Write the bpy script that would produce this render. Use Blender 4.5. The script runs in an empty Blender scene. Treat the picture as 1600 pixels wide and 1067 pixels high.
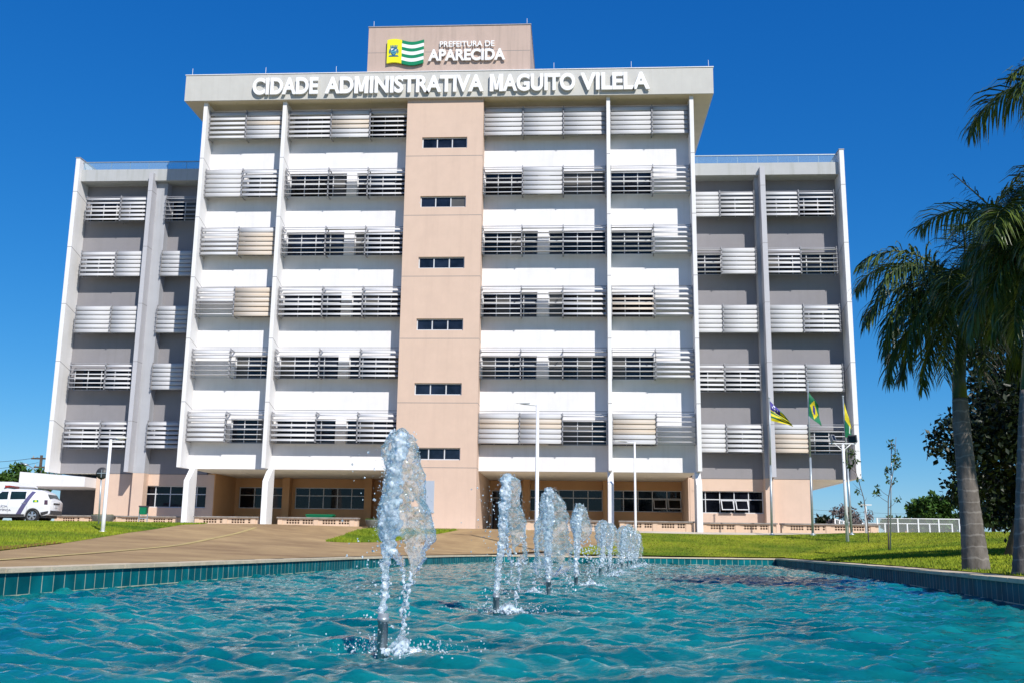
import bpy, bmesh, math, random
import numpy as np
from mathutils import Vector, Matrix, geometry
R = math.radians
sc = bpy.context.scene
COL = sc.collection
rng = random.Random(7)
nr = np.random.default_rng(11)
# ------------------------------------------------------------------ helpers
ORG = {}
class MB:
    """collects faces; build() links them as ONE mesh object"""
    def __init__(s): s.v=[]; s.f=[]; s.m=[]; s.uv=[]; s.mi=0; s.smooth=[]; s.sm=False
    def face(s, pts, uv=None):
        b=len(s.v); s.v+= [tuple(p) for p in pts]; s.f.append(tuple(range(b,b+len(pts)))); s.m.append(s.mi); s.uv.append(uv); s.smooth.append(s.sm)
    def idx(s, verts, faces):
        b=len(s.v); s.v+=[tuple(p) for p in verts]
        for f in faces: s.f.append(tuple(i+b for i in f)); s.m.append(s.mi); s.uv.append(None); s.smooth.append(s.sm)
    def box(s,x0,x1,y0,y1,z0,z1):
        v=[(x0,y0,z0),(x1,y0,z0),(x1,y1,z0),(x0,y1,z0),(x0,y0,z1),(x1,y0,z1),(x1,y1,z1),(x0,y1,z1)]
        s.idx(v,[(0,3,2,1),(4,5,6,7),(0,1,5,4),(1,2,6,5),(2,3,7,6),(3,0,4,7)])
    def tbox(s,M,x0,x1,y0,y1,z0,z1):
        v=[M@Vector(p) for p in [(x0,y0,z0),(x1,y0,z0),(x1,y1,z0),(x0,y1,z0),(x0,y0,z1),(x1,y0,z1),(x1,y1,z1),(x0,y1,z1)]]
        s.idx(v,[(0,3,2,1),(4,5,6,7),(0,1,5,4),(1,2,6,5),(2,3,7,6),(3,0,4,7)])
    def prism(s, prof, axis, a, b):
        """prof: closed 2D polygon; extruded along axis x|y|z from a to b"""
        def P(p,t):
            if axis=='x': return (t,p[0],p[1])
            if axis=='y': return (p[0],t,p[1])
            return (p[0],p[1],t)
        n=len(prof); v=[P(p,a) for p in prof]+[P(p,b) for p in prof]
        fs=[(i,(i+1)%n,n+(i+1)%n,n+i) for i in range(n)]
        s.idx(v,fs+[tuple(range(n-1,-1,-1)),tuple(range(n,2*n))])
    def tube(s, pts, rads, n=8, cap=True):
        pts=[Vector(p) for p in pts]
        if not hasattr(rads,'__len__'): rads=[rads]*len(pts)
        rings=[]; up=None
        for i,p in enumerate(pts):
            t=(pts[min(i+1,len(pts)-1)]-pts[max(i-1,0)]).normalized()
            if up is None:
                up=Vector((0,0,1)) if abs(t.z)<.9 else Vector((1,0,0))
            a=t.cross(up).normalized(); b=a.cross(t).normalized(); up=b
            rings.append([p+(a*math.cos(2*math.pi*k/n)+b*math.sin(2*math.pi*k/n))*rads[i] for k in range(n)])
        v=[q for r in rings for q in r]; fs=[]
        for i in range(len(rings)-1):
            for k in range(n): fs.append((i*n+k,i*n+(k+1)%n,(i+1)*n+(k+1)%n,(i+1)*n+k))
        if cap: fs+= [tuple(range(n-1,-1,-1)), tuple(range((len(rings)-1)*n,len(rings)*n))]
        o=s.sm; s.sm=True; s.idx(v,fs); s.sm=o
    def lathe(s, c, prof, n=20):
        v=[]; fs=[]; m=len(prof)
        for k in range(n):
            a=2*math.pi*k/n
            v+=[(c[0]+r*math.cos(a),c[1]+r*math.sin(a),c[2]+z) for r,z in prof]
        for k in range(n):
            for i in range(m-1):
                fs.append((k*m+i,((k+1)%n)*m+i,((k+1)%n)*m+i+1,k*m+i+1))
        o=s.sm; s.sm=True; s.idx(v,fs); s.sm=o
    def build(s,name,mat,parent=None):
        me=bpy.data.meshes.new(name)
        o_=ORG.get(parent.name,(0,0,0)) if parent else (0,0,0)
        vv=np.array(s.v,dtype=float).reshape(-1,3)-np.array(o_)
        me.from_pydata(vv.tolist(),[],s.f)
        mats=mat if isinstance(mat,(list,tuple)) else [mat]
        for m in mats: me.materials.append(m)
        me.polygons.foreach_set('material_index',s.m); me.polygons.foreach_set('use_smooth',s.smooth)
        if any(u is not None for u in s.uv):
            L=me.uv_layers.new(name='UVMap'); d=[]
            for f,u in zip(s.f,s.uv): d+= [c for p in (u or [(0,0)]*len(f)) for c in p]
            L.data.foreach_set('uv',d)
        me.update(); me.validate()
        ob=bpy.data.objects.new(name,me); COL.objects.link(ob)
        if parent: ob.parent=parent; ORG[ob.name]=o_
        return ob
def npmesh(name, V, F, mat, parent=None, smooth=False, mi=None):
    me=bpy.data.meshes.new(name)
    o_=ORG.get(parent.name,(0,0,0)) if parent else (0,0,0)
    V=np.asarray(V,dtype=np.float32)-np.array(o_,dtype=np.float32); F=np.asarray(F,dtype=np.int32); n,k=F.shape
    me.vertices.add(len(V)); me.vertices.foreach_set('co',V.ravel())
    me.loops.add(n*k); me.loops.foreach_set('vertex_index',F.ravel())
    me.polygons.add(n); me.polygons.foreach_set('loop_start',np.arange(0,n*k,k,dtype=np.int32))
    mats=mat if isinstance(mat,(list,tuple)) else [mat]
    for m in mats: me.materials.append(m)
    if smooth: me.polygons.foreach_set('use_smooth',np.ones(n,dtype=bool))
    if mi is not None: me.polygons.foreach_set('material_index',np.asarray(mi,dtype=np.int32))
    me.update(calc_edges=True); me.validate()
    ob=bpy.data.objects.new(name,me); COL.objects.link(ob)
    if parent: ob.parent=parent; ORG[ob.name]=o_
    return ob
def tag(o,label=None,cat=None,group=None,kind=None):
    if label: o['label']=label
    if cat: o['category']=cat
    if group: o['group']=group
    if kind: o['kind']=kind
    return o
def thing(name,loc,label,cat,group=None):
    o=bpy.data.objects.new(name,None); COL.objects.link(o); o.location=loc; o.empty_display_size=.2
    ORG[o.name]=tuple(loc); return tag(o,label,cat,group)
# ------------------------------------------------------------------ materials
def mat(name,col,rough=.6,var=.12,scale=3.0,bump=0.0,bscale=None,spec=.5,metal=0.0,stretch=(1,1,1),col2=None,detail=6):
    m=bpy.data.materials.new(name); m.use_nodes=True; nt=m.node_tree; N=nt.nodes; L=nt.links
    b=N['Principled BSDF']; b.inputs['Roughness'].default_value=rough; b.inputs['Metallic'].default_value=metal
    b.inputs['Specular IOR Level'].default_value=spec
    tc=N.new('ShaderNodeTexCoord'); mp=N.new('ShaderNodeMapping'); mp.inputs['Scale'].default_value=stretch
    L.new(tc.outputs['Object'],mp.inputs['Vector'])
    no=N.new('ShaderNodeTexNoise'); no.inputs['Scale'].default_value=scale; no.inputs['Detail'].default_value=detail; no.inputs['Roughness'].default_value=.65
    L.new(mp.outputs[0],no.inputs['Vector'])
    rp=N.new('ShaderNodeValToRGB'); c=col; c2=col2 or tuple(x*(1-var*2) for x in col)
    c1=c if col2 else tuple(min(1,x*(1+var*.6)) for x in col)
    rp.color_ramp.elements[0].position=.3; rp.color_ramp.elements[1].position=.68
    rp.color_ramp.elements[0].color=(*c2,1); rp.color_ramp.elements[1].color=(*c1,1)
    L.new(no.outputs['Fac'],rp.inputs['Fac']); L.new(rp.outputs['Color'],b.inputs['Base Color'])
    if bump:
        n2=N.new('ShaderNodeTexNoise'); n2.inputs['Scale'].default_value=bscale or scale*6; n2.inputs['Detail'].default_value=5
        L.new(mp.outputs[0],n2.inputs['Vector'])
        bp=N.new('ShaderNodeBump'); bp.inputs['Strength'].default_value=bump; bp.inputs['Distance'].default_value=.02
        L.new(n2.outputs['Fac'],bp.inputs['Height']); L.new(bp.outputs[0],b.inputs['Normal'])
    return m
def streaked(name,col,stain,amount=.35,rough=.75):
    """painted concrete: fine mottling plus vertical run-off stains"""
    m=mat(name,col,rough,.03,1.2,.08,60,spec=.25); nt=m.node_tree; N=nt.nodes; L=nt.links
    b=N['Principled BSDF']; base=b.inputs['Base Color'].links[0].from_socket
    tc=N.new('ShaderNodeTexCoord'); mp=N.new('ShaderNodeMapping'); mp.inputs['Scale'].default_value=(2.2,2.2,.12)
    L.new(tc.outputs['Object'],mp.inputs['Vector'])
    no=N.new('ShaderNodeTexNoise'); no.inputs['Scale'].default_value=1.3; no.inputs['Detail'].default_value=8; no.inputs['Roughness'].default_value=.7
    L.new(mp.outputs[0],no.inputs['Vector'])
    rp=N.new('ShaderNodeValToRGB'); rp.color_ramp.elements[0].position=.5; rp.color_ramp.elements[1].position=.78
    rp.color_ramp.elements[0].color=(0,0,0,1); rp.color_ramp.elements[1].color=(amount,amount,amount,1)
    L.new(no.outputs['Fac'],rp.inputs['Fac'])
    mx=N.new('ShaderNodeMix'); mx.data_type='RGBA'; L.new(rp.outputs['Color'],mx.inputs['Factor'])
    L.new(base,mx.inputs['A']); mx.inputs['B'].default_value=(*stain,1)
    L.new(mx.outputs['Result'],b.inputs['Base Color'])
    return m
M={}
M['white']=streaked('white_painted_wall',(.80,.785,.785),(.54,.51,.47),.26)
M['whitef']=streaked('white_fin_paint',(.80,.79,.78),(.54,.50,.45),.30)
M['grey']=streaked('grey_painted_wall',(.262,.252,.265),(.2,.19,.19),.3)
M['greyf']=streaked('grey_fin_concrete',(.42,.43,.46),(.25,.24,.23),.5)
M['greyl']=streaked('pale_grey_fin_paint',(.50,.50,.53),(.4,.38,.36),.35)
M['conc']=streaked('pale_fascia_concrete',(.55,.54,.50),(.42,.40,.35),.5)
M['parap']=streaked('parapet_concrete',(.46,.47,.47),(.26,.27,.22),.55)
M['soffit']=mat('cream_soffit_paint',(.62,.53,.37),.8,.06,1.0)
M['soffit2']=mat('pale_soffit_paint',(.88,.83,.72),.8,.06,1.0)
M['peach']=streaked('peach_painted_wall',(.665,.495,.388),(.52,.38,.30),.32)
M['peach2']=streaked('weathered_peach_wall',(.53,.405,.34),(.30,.24,.20),.55)
M['tan']=streaked('tan_ground_floor_wall',(.62,.36,.18),(.5,.30,.15),.3)
M['joint']=mat('joint_sealant',(.22,.21,.21),.8,.05)
M['slat']=mat('white_louver_paint',(.60,.60,.61),.65,.06,.9,spec=.08,stretch=(.4,1,5))
M['slatb']=mat('beige_louver_paint',(.62,.50,.38),.65,.05,.9,spec=.08,stretch=(.3,1,8),col2=(.60,.57,.53))
M['alu']=mat('grey_aluminium_frame',(.33,.33,.35),.45,.08,4,spec=.5)
M['alw']=mat('white_window_frame',(.62,.63,.65),.4,.04,4)
M['metal']=mat('galvanised_steel',(.42,.47,.49),.4,.1,6,metal=.5)
M['polew']=mat('white_pole_paint',(.82,.82,.82),.4,.03,5)
M['letter']=mat('white_letter_paint',(.88,.88,.87),.45,.02,4)
M['black']=mat('black_rubber',(.012,.012,.013),.55,.1,10)
M['dplastic']=mat('dark_plastic',(.05,.05,.055),.5,.1,10)
def glassmat(name,col,rough=.04,var=.5,scale=.6):
    m=mat(name,col,rough,var,scale,spec=.3); return m
M['pane']=glassmat('dark_window_glass',(.008,.010,.017))
M['blind']=mat('window_with_blind',(.10,.098,.095),.3,.15,.8,spec=.3)
M['pane2']=glassmat('blueish_window_glass',(.016,.024,.045))
def clear(name,tint,gl=.12,op=.15):
    m=bpy.data.materials.new(name); m.use_nodes=True; nt=m.node_tree; N=nt.nodes; L=nt.links
    out=N['Material Output']; b=N['Principled BSDF']; b.inputs['Base Color'].default_value=(*tint,1); b.inputs['Roughness'].default_value=.05
    t=N.new('ShaderNodeBsdfTransparent'); t.inputs['Color'].default_value=(*[min(1,.8+.2*x) for x in tint],1)
    no=N.new('ShaderNodeTexNoise'); no.inputs['Scale'].default_value=.8
    mr=N.new('ShaderNodeMapRange'); mr.inputs['To Min'].default_value=op*.7; mr.inputs['To Max'].default_value=op*1.3
    L.new(no.outputs['Fac'],mr.inputs['Value'])
    mx=N.new('ShaderNodeMixShader'); L.new(mr.outputs[0],mx.inputs['Fac']); L.new(t.outputs[0],mx.inputs[1]); L.new(b.outputs[0],mx.inputs[2]); L.new(mx.outputs[0],out.inputs['Surface'])
    return m
M['rail_glass']=clear('clear_railing_glass',(.5,.7,.8),op=.16)
M['mesh_panel']=clear('pale_fence_mesh',(.55,.58,.55),op=.28)
M['asph']=mat('dusty_driveway',(.49,.335,.165),.9,.2,.5,.35,14,spec=.12,col2=(.27,.172,.09),stretch=(1,.8,1),detail=10)
M['pave']=mat('pale_pavement',(.36,.31,.25),.9,.15,.8,.2,12,spec=.15)
M['apron']=mat('light_concrete_apron',(.62,.55,.45),.9,.12,.8,.2,12,spec=.15)
M['yline']=mat('worn_yellow_paint',(.58,.45,.17),.85,.1,2.5,spec=.15,col2=(.42,.30,.15))
M['cop']=mat('cream_coping_stone',(.72,.60,.42),.85,.1,3,.3,40,spec=.2,col2=(.52,.43,.30))
M['lawn']=mat('lawn_turf',(.31,.30,.03),.95,.3,.28,.9,9,spec=.05,col2=(.06,.125,.014),detail=9)
M['grass']=mat('grass_blades',(.33,.37,.028),.8,.3,.28,spec=.1,col2=(.07,.15,.016),detail=9)
M['dry']=mat('dry_soil_edge',(.30,.15,.045),.95,.3,1.2,.5,14,spec=.05,col2=(.16,.13,.03))
M['fol_dark']=mat('dark_leaf',(.016,.027,.007),.45,.4,1.2,spec=.3,col2=(.008,.014,.004))
M['fol_mid']=mat('mid_leaf',(.05,.095,.018),.6,.4,.5,spec=.25,col2=(.022,.05,.010))
M['fol_bright']=mat('bright_leaf',(.075,.15,.020),.6,.4,.35,spec=.25,col2=(.025,.07,.010))
M['palm']=mat('palm_leaflet',(.12,.165,.025),.30,.4,2.2,spec=.6,col2=(.030,.055,.012))
M['palmold']=mat('yellowed_leaflet',(.11,.10,.03),.4,.4,2.2,spec=.4,col2=(.05,.055,.018))
M['rachis']=mat('palm_stalk',(.12,.14,.035),.5,.2,3)
M['shaft']=mat('palm_crownshaft',(.055,.085,.025),.4,.3,3,stretch=(1,1,.3))
M['bark']=mat('grey_bark',(.13,.10,.075),.9,.3,3,.6,20,spec=.1,stretch=(1,1,.3))
M['twig']=mat('bare_twig',(.16,.13,.12),.9,.2,3)
def palmbark():
    m=mat('ringed_palm_bark',(.215,.19,.17),.9,.22,5,.6,18,spec=.1,stretch=(1,1,.5),col2=(.085,.072,.062)); nt=m.node_tree; N=nt.nodes; L=nt.links
    b=N['Principled BSDF']; base=b.inputs['Base Color'].links[0].from_socket
    tc=N.new('ShaderNodeTexCoord'); w=N.new('ShaderNodeTexWave'); w.wave_type='BANDS'; w.bands_direction='Z'; w.inputs['Scale'].default_value=1.7; w.inputs['Distortion'].default_value=3.0; w.inputs['Detail'].default_value=2; w.inputs['Detail Scale'].default_value=2.5
    L.new(tc.outputs['Object'],w.inputs['Vector'])
    rp=N.new('ShaderNodeValToRGB'); rp.color_ramp.elements[0].position=.0; rp.color_ramp.elements[1].position=.07
    rp.color_ramp.elements[0].color=(.38,.38,.38,1); rp.color_ramp.elements[1].color=(0,0,0,1)
    L.new(w.outputs['Fac'],rp.inputs['Fac'])
    mx=N.new('ShaderNodeMix'); mx.data_type='RGBA'; L.new(rp.outputs['Color'],mx.inputs['Factor']); L.new(base,mx.inputs['A']); mx.inputs['B'].default_value=(.38,.35,.32,1)
    L.new(mx.outputs['Result'],b.inputs['Base Color']); return m
M['palmbark']=palmbark()
M['carw']=mat('white_car_paint',(.80,.80,.82),.18,.02,1,spec=.6)
M['carglass']=mat('tinted_car_glass',(.012,.03,.034),.05,.2,3,spec=.35)
M['rim']=mat('silver_rim',(.55,.55,.57),.3,.05,5,metal=.7)
M['lamp_red']=mat('red_lens',(.35,.03,.02),.2,.1,8)
M['lamp_dark']=mat('smoked_tail_lens',(.10,.05,.07),.15,.2,12)
M['purple']=mat('violet_stripe',(.11,.10,.21),.3,.05,5)
M['navy']=mat('dark_lettering',(.10,.10,.17),.4,.05,5)
M['green']=mat('green_paint',(.0,.17,.07),.4,.08,5)
M['fgreen']=mat('flag_green',(.0,.16,.06),.7,.15,6)
M['fyellow']=mat('flag_yellow',(.75,.62,.01),.7,.12,6)
M['fblue']=mat('flag_blue',(.06,.04,.30),.7,.15,6)
M['fwhite']=mat('flag_white',(.75,.77,.75),.7,.05,6)
M['lgreen']=mat('logo_green',(.0,.23,.095),.4,.03,6)
M['lyellow']=mat('logo_yellow',(.86,.82,.01),.4,.03,6)
M['lblue']=mat('logo_blue',(.02,.14,.28),.4,.05,6)
M['lteal']=mat('logo_teal',(.10,.38,.45),.4,.05,6)
M['planter']=mat('mossy_concrete_bowl',(.19,.19,.165),.85,.25,3,.3,20)
M['bench']=streaked('peach_bench_block',(.66,.48,.34),(.45,.33,.24),.4)
M['slab']=mat('grey_bench_slab',(.30,.27,.24),.85,.25,2,.3,20)
M['brick']=mat('clay_roof_tile',(.34,.19,.13),.85,.25,3)
M['house']=mat('house_plaster',(.45,.40,.34),.85,.1,1)
M['orange']=mat('orange_roof',(.5,.2,.09),.85,.2,1)
M['poster']=mat('pale_blue_panel',(.42,.48,.56),.3,.04,1)
M['dark']=mat('dark_service_door',(.075,.072,.075),.7,.1,1)  # even dark grey door colour, deeper than the annex wall
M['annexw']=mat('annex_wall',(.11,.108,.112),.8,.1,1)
M['tile_dark']=mat('pool_floor_tile',(.01,.15,.19),.5,.2,2)
def tilemat():
    m=bpy.data.materials.new('teal_pool_tile'); m.use_nodes=True; nt=m.node_tree; N=nt.nodes; L=nt.links
    b=N['Principled BSDF']; b.inputs['Roughness'].default_value=.65; b.inputs['Specular IOR Level'].default_value=.06
    tc=N.new('ShaderNodeTexCoord'); br=N.new('ShaderNodeTexBrick'); L.new(tc.outputs['UV'],br.inputs['Vector'])
    br.offset=0; br.inputs['Scale'].default_value=1; br.inputs['Brick Width'].default_value=.245; br.inputs['Row Height'].default_value=.235
    br.inputs['Mortar Size'].default_value=.0065; br.inputs['Mortar Smooth'].default_value=.2; br.inputs['Bias'].default_value=0
    br.inputs['Color1'].default_value=(.002,.125,.155,1); br.inputs['Color2'].default_value=(.002,.18,.205,1); br.inputs['Mortar'].default_value=(.62,.62,.45,1)
    no=N.new('ShaderNodeTexNoise'); no.inputs['Scale'].default_value=2.2; no.inputs['Detail'].default_value=8; L.new(tc.outputs['UV'],no.inputs['Vector'])
    rp=N.new('ShaderNodeValToRGB'); rp.color_ramp.elements[0].position=.35; rp.color_ramp.elements[1].position=.7
    rp.color_ramp.elements[0].color=(.55,.6,.6,1); rp.color_ramp.elements[1].color=(1.1,1.1,1.1,1); L.new(no.outputs['Fac'],rp.inputs['Fac'])
    mx=N.new('ShaderNodeMix'); mx.data_type='RGBA'; mx.blend_type='MULTIPLY'; mx.inputs['Factor'].default_value=1
    L.new(br.outputs['Color'],mx.inputs['A']); L.new(rp.outputs['Color'],mx.inputs['B']); L.new(mx.outputs['Result'],b.inputs['Base Color'])
    bp=N.new('ShaderNodeBump'); bp.inputs['Strength'].default_value=.4; bp.inputs['Distance'].default_value=.01; bp.invert=True
    L.new(br.outputs['Fac'],bp.inputs['Height']); L.new(bp.outputs[0],b.inputs['Normal'])
    return m
M['tile']=tilemat()
def watermat():
    m=bpy.data.materials.new('pool_water'); m.use_nodes=True; nt=m.node_tree; N=nt.nodes; L=nt.links
    b=N['Principled BSDF']; b.inputs['Roughness'].default_value=.04; b.inputs['IOR'].default_value=1.33; b.inputs['Specular IOR Level'].default_value=.5; b.inputs['Subsurface Weight'].default_value=.8; b.inputs['Subsurface Radius'].default_value=(.15,.8,.8); b.inputs['Subsurface Scale'].default_value=.45
    tc=N.new('ShaderNodeTexCoord'); no=N.new('ShaderNodeTexNoise'); no.inputs['Scale'].default_value=.9; no.inputs['Detail'].default_value=3
    L.new(tc.outputs['Object'],no.inputs['Vector'])
    rp=N.new('ShaderNodeValToRGB'); e=rp.color_ramp.elements
    e[0].position=.32; e[0].color=(.0,.085,.105,1); e[1].position=.7; e[1].color=(.006,.215,.22,1)
    L.new(no.outputs['Fac'],rp.inputs['Fac']); L.new(rp.outputs['Color'],b.inputs['Base Color'])
    mp=N.new('ShaderNodeMapping'); mp.inputs['Scale'].default_value=(1,1.5,1); L.new(tc.outputs['Object'],mp.inputs['Vector'])
    n2=N.new('ShaderNodeTexNoise'); n2.inputs['Scale'].default_value=9; n2.inputs['Detail'].default_value=5; n2.inputs['Roughness'].default_value=.6; n2.inputs['Distortion'].default_value=.6
    L.new(mp.outputs[0],n2.inputs['Vector'])
    bp=N.new('ShaderNodeBump'); bp.inputs['Strength'].default_value=.42; bp.inputs['Distance'].default_value=.02
    L.new(n2.outputs['Fac'],bp.inputs['Height']); L.new(bp.outputs[0],b.inputs['Normal'])
    return m
M['water']=watermat()
def splashmat(name,white,op,thru=.3):
    m=bpy.data.materials.new(name); m.use_nodes=True; nt=m.node_tree; N=nt.nodes; L=nt.links
    out=N['Material Output']; b=N['Principled BSDF']
    b.inputs['Roughness'].default_value=.03; b.inputs['IOR'].default_value=1.33; b.inputs['Transmission Weight'].default_value=1.0; b.inputs['Base Color'].default_value=(.90,.97,1,1)
    d=N.new('ShaderNodeBsdfPrincipled'); d.inputs['Base Color'].default_value=(*white,1); d.inputs['Roughness'].default_value=.15; d.inputs['Specular IOR Level'].default_value=.8
    tc=N.new('ShaderNodeTexCoord'); no=N.new('ShaderNodeTexNoise'); no.inputs['Scale'].default_value=16; no.inputs['Detail'].default_value=4; L.new(tc.outputs['Object'],no.inputs['Vector'])
    rp=N.new('ShaderNodeValToRGB'); rp.color_ramp.elements[0].position=.42; rp.color_ramp.elements[1].position=.68
    rp.color_ramp.elements[0].color=(op*.25,)*3+(1,); rp.color_ramp.elements[1].color=(op,)*3+(1,)
    L.new(no.outputs['Fac'],rp.inputs['Fac'])
    mx=N.new('ShaderNodeMixShader'); L.new(rp.outputs['Color'],mx.inputs['Fac']); L.new(b.outputs[0],mx.inputs[1]); L.new(d.outputs[0],mx.inputs[2])
    tr=N.new('ShaderNodeBsdfTransparent'); tr.inputs['Color'].default_value=(.93,.98,1,1); m2=N.new('ShaderNodeMixShader'); m2.inputs['Fac'].default_value=thru
    L.new(mx.outputs[0],m2.inputs[1]); L.new(tr.outputs[0],m2.inputs[2]); L.new(m2.outputs[0],out.inputs['Surface'])
    return m
M['jet']=splashmat('aerated_water',(.86,.94,1),.82,.15)
M['sheet']=splashmat('clear_falling_water',(.86,.92,.95),.24,.45)
M['foam']=splashmat('splashing_foam',(.85,.95,1),.85,.12)
# ------------------------------------------------------------------ world, sun, camera
SAZ,SEL=R(31),R(40)
w=bpy.data.worlds.new('World'); sc.world=w; w.use_nodes=True; nt=w.node_tree; N=nt.nodes; L=nt.links
sky=N.new('ShaderNodeTexSky'); sky.sky_type='NISHITA'; sky.sun_disc=False; sky.sun_elevation=SEL; sky.sun_rotation=math.pi-SAZ
sky.air_density=1.0; sky.dust_density=.05; sky.ozone_density=2.5; sky.altitude=800
hs=N.new('ShaderNodeHueSaturation'); hs.inputs['Saturation'].default_value=1.3; hs.inputs['Value'].default_value=1.0
L.new(sky.outputs[0],hs.inputs['Color']); bg=N['Background']; bg.inputs['Strength'].default_value=.055; 
tint=N.new('ShaderNodeMix'); tint.data_type='RGBA'; tint.blend_type='MULTIPLY'; tint.inputs['Factor'].default_value=1; tint.inputs['B'].default_value=(.62,.98,1.40,1)
L.new(hs.outputs[0],tint.inputs['A'])
sp_=N.new('ShaderNodeSeparateColor'); cb_=N.new('ShaderNodeCombineColor'); L.new(tint.outputs['Result'],sp_.inputs[0])
for i_,(p_,g_) in enumerate(((1.20,1.72),(.81,1.07),(.58,1.05))):     # photographic grade of the sky colour, channel by channel
    k_=.055*2**.22; pw=N.new('ShaderNodeMath'); pw.operation='POWER'; pw.inputs[1].default_value=p_; ml=N.new('ShaderNodeMath'); ml.operation='MULTIPLY'; ml.inputs[1].default_value=g_*k_**(p_-1)
    L.new(sp_.outputs[i_],pw.inputs[0]); L.new(pw.outputs[0],ml.inputs[0]); L.new(ml.outputs[0],cb_.inputs[i_])
L.new(cb_.outputs[0],bg.inputs['Color'])
sd=Vector((math.sin(SAZ)*math.cos(SEL),-math.cos(SAZ)*math.cos(SEL),math.sin(SEL)))
sl=bpy.data.lights.new('sun','SUN'); sl.energy=4.6; sl.angle=R(.5); sl.color=(1,.955,.89)
so=bpy.data.objects.new('sun',sl); COL.objects.link(so); so.rotation_euler=sd.to_track_quat('Z','Y').to_euler(); so.location=(20,-30,40)
cam=bpy.data.cameras.new('camera'); co=bpy.data.objects.new('camera',cam); COL.objects.link(co); sc.camera=co
cam.sensor_width=36; cam.lens=36; cam.clip_end=5000; cam.clip_start=.05
up=Vector((101,7933,-1600)).normalized(); xx=Vector((24990,-37,1556)); xx=(xx-up*xx.dot(up)).normalized(); yy=up.cross(xx)
Rm=Matrix((xx,yy,up)); co.matrix_world=Matrix.Translation((0,0,.55))@Rm.to_4x4()
sc.view_settings.view_transform='Standard'; sc.view_settings.look='None'; sc.view_settings.exposure=.15; sc.view_settings.gamma=1
# ------------------------------------------------------------------ terrain
POOL=[(-6.2,1.0),(-5.9,10.5),(-5.6,26),(-4.3,37),(-3.4,42.2),(8.2,43.4),(6.2,20.8),(4.95,11.7),(3.6,1.0)]
PA=np.array(POOL)
def offs(poly,d):
    out=[]; n=len(poly)
    for i in range(n):
        p0,p1,p2=Vector(poly[i-1]),Vector(poly[i]),Vector(poly[(i+1)%n])
        e1=(p1-p0).normalized(); e2=(p2-p1).normalized()
        n1=Vector((-e1.y,e1.x)); n2=Vector((-e2.y,e2.x)); b=(n1+n2).normalized()
        out.append(tuple(p1+b*(d/max(.3,b.dot(n1)))))
    return out
def pdist(x,y):
    x=np.asarray(x,float); y=np.asarray(y,float); d=np.full(x.shape,1e9)
    for i in range(len(PA)):
        a=PA[i]; b=PA[(i+1)%len(PA)]; e=b-a
        t=np.clip(((x-a[0])*e[0]+(y-a[1])*e[1])/e.dot(e),0,1)
        d=np.minimum(d,np.hypot(x-a[0]-t*e[0],y-a[1]-t*e[1]))
    return d
def inpoly(x,y,poly):
    x=np.asarray(x,float); y=np.asarray(y,float); r=np.zeros(x.shape,bool); n=len(poly)
    for i in range(n):
        x0,y0=poly[i]; x1,y1=poly[(i+1)%n]
        c=((y0>y)!=(y1>y)); xi=(x1-x0)*(y-y0)/((y1-y0) if y1!=y0 else 1e-9)+x0
        r^= c&(x<xi)
    return r
def terr(x,y):
    d=pdist(x,y); d=np.where(inpoly(x,y,POOL),0,d)
    return .27+1.25*np.clip(d/11.5,0,1)*np.clip((np.asarray(y,float)-4)/44,0,1)
def tz(x,y): return float(terr(np.array([x]),np.array([y]))[0])
OUT=offs(POOL,-.38) if inpoly(*[np.array([c]) for c in offs(POOL,.1)[0]],POOL)[0] else offs(POOL,.38)
def sheet(name,poly,mt,dz,step,hole=None,extra=None):
    P=np.array(poly); x0,y0=P.min(0); x1,y1=P.max(0)
    if extra is None:
        gx,gy=np.meshgrid(np.arange(x0+step/2,x1,step),np.arange(y0+step/2,y1,step)); gx=gx.ravel(); gy=gy.ravel()
    else: gx,gy=extra
    k=inpoly(gx,gy,poly)
    if hole: k&=~inpoly(gx,gy,hole)
    pts=[Vector(p) for p in zip(gx[k],gy[k])]
    def dens(pl):
        o=[]
        for i in range(len(pl)):
            a=Vector(pl[i]); b=Vector(pl[(i+1)%len(pl)]); n=max(1,min(60,int((b-a).length/step)))
            o+=[a.lerp(b,t/n) for t in range(n)]
        return o
    bd=dens(poly); ed=[(i,(i+1)%len(bd)) for i in range(len(bd))]; vs=list(bd)
    if hole:
        h=dens(hole); o=len(vs); vs+=h; ed+=[(o+i,o+(i+1)%len(h)) for i in range(len(h))]
    vs+=pts
    r=geometry.delaunay_2d_cdt(vs,ed,[],0,1e-5); V=np.array([(v.x,v.y) for v in r[0]]); F=np.array([f for f in r[2] if len(f)==3])
    c=V[F].mean(1); k=inpoly(c[:,0],c[:,1],poly)
    if hole: k&=~inpoly(c[:,0],c[:,1],hole)
    F=F[k]; Z=terr(V[:,0],V[:,1])+dz
    return npmesh(name,np.column_stack([V,Z]),F,mt,smooth=True)
# far ground
gx=np.concatenate([g.ravel() for g in np.meshgrid(np.arange(-60,60,1.5),np.arange(-10,70,1.5))][:1]+[np.array([])])
gy=np.meshgrid(np.arange(-60,60,1.5),np.arange(-10,70,1.5))[1].ravel()
rr=[(rad*math.cos(a),rad*math.sin(a)) for rad in (120,250,600,1500) for a in np.linspace(0,2*math.pi,24,endpoint=False)]
gx=np.concatenate([gx,[p[0] for p in rr]]); gy=np.concatenate([gy,[p[1] for p in rr]])
tag(sheet('ground',[(-3000,-3000),(3000,-3000),(3000,4000),(-3000,4000)],M['pave'],-.07,4,OUT,(gx,gy)),kind='structure')
tag(sheet('pavement',[(-42,48),(-25,48.7),(-17.5,48.3),(-17.6,50.0),(-17.1,53.5),(3.4,53.5),(16.5,53.5),(16.8,60),(45,60),(45,75),(-42,75)],M['apron'],0,1.2),kind='structure')
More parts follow.
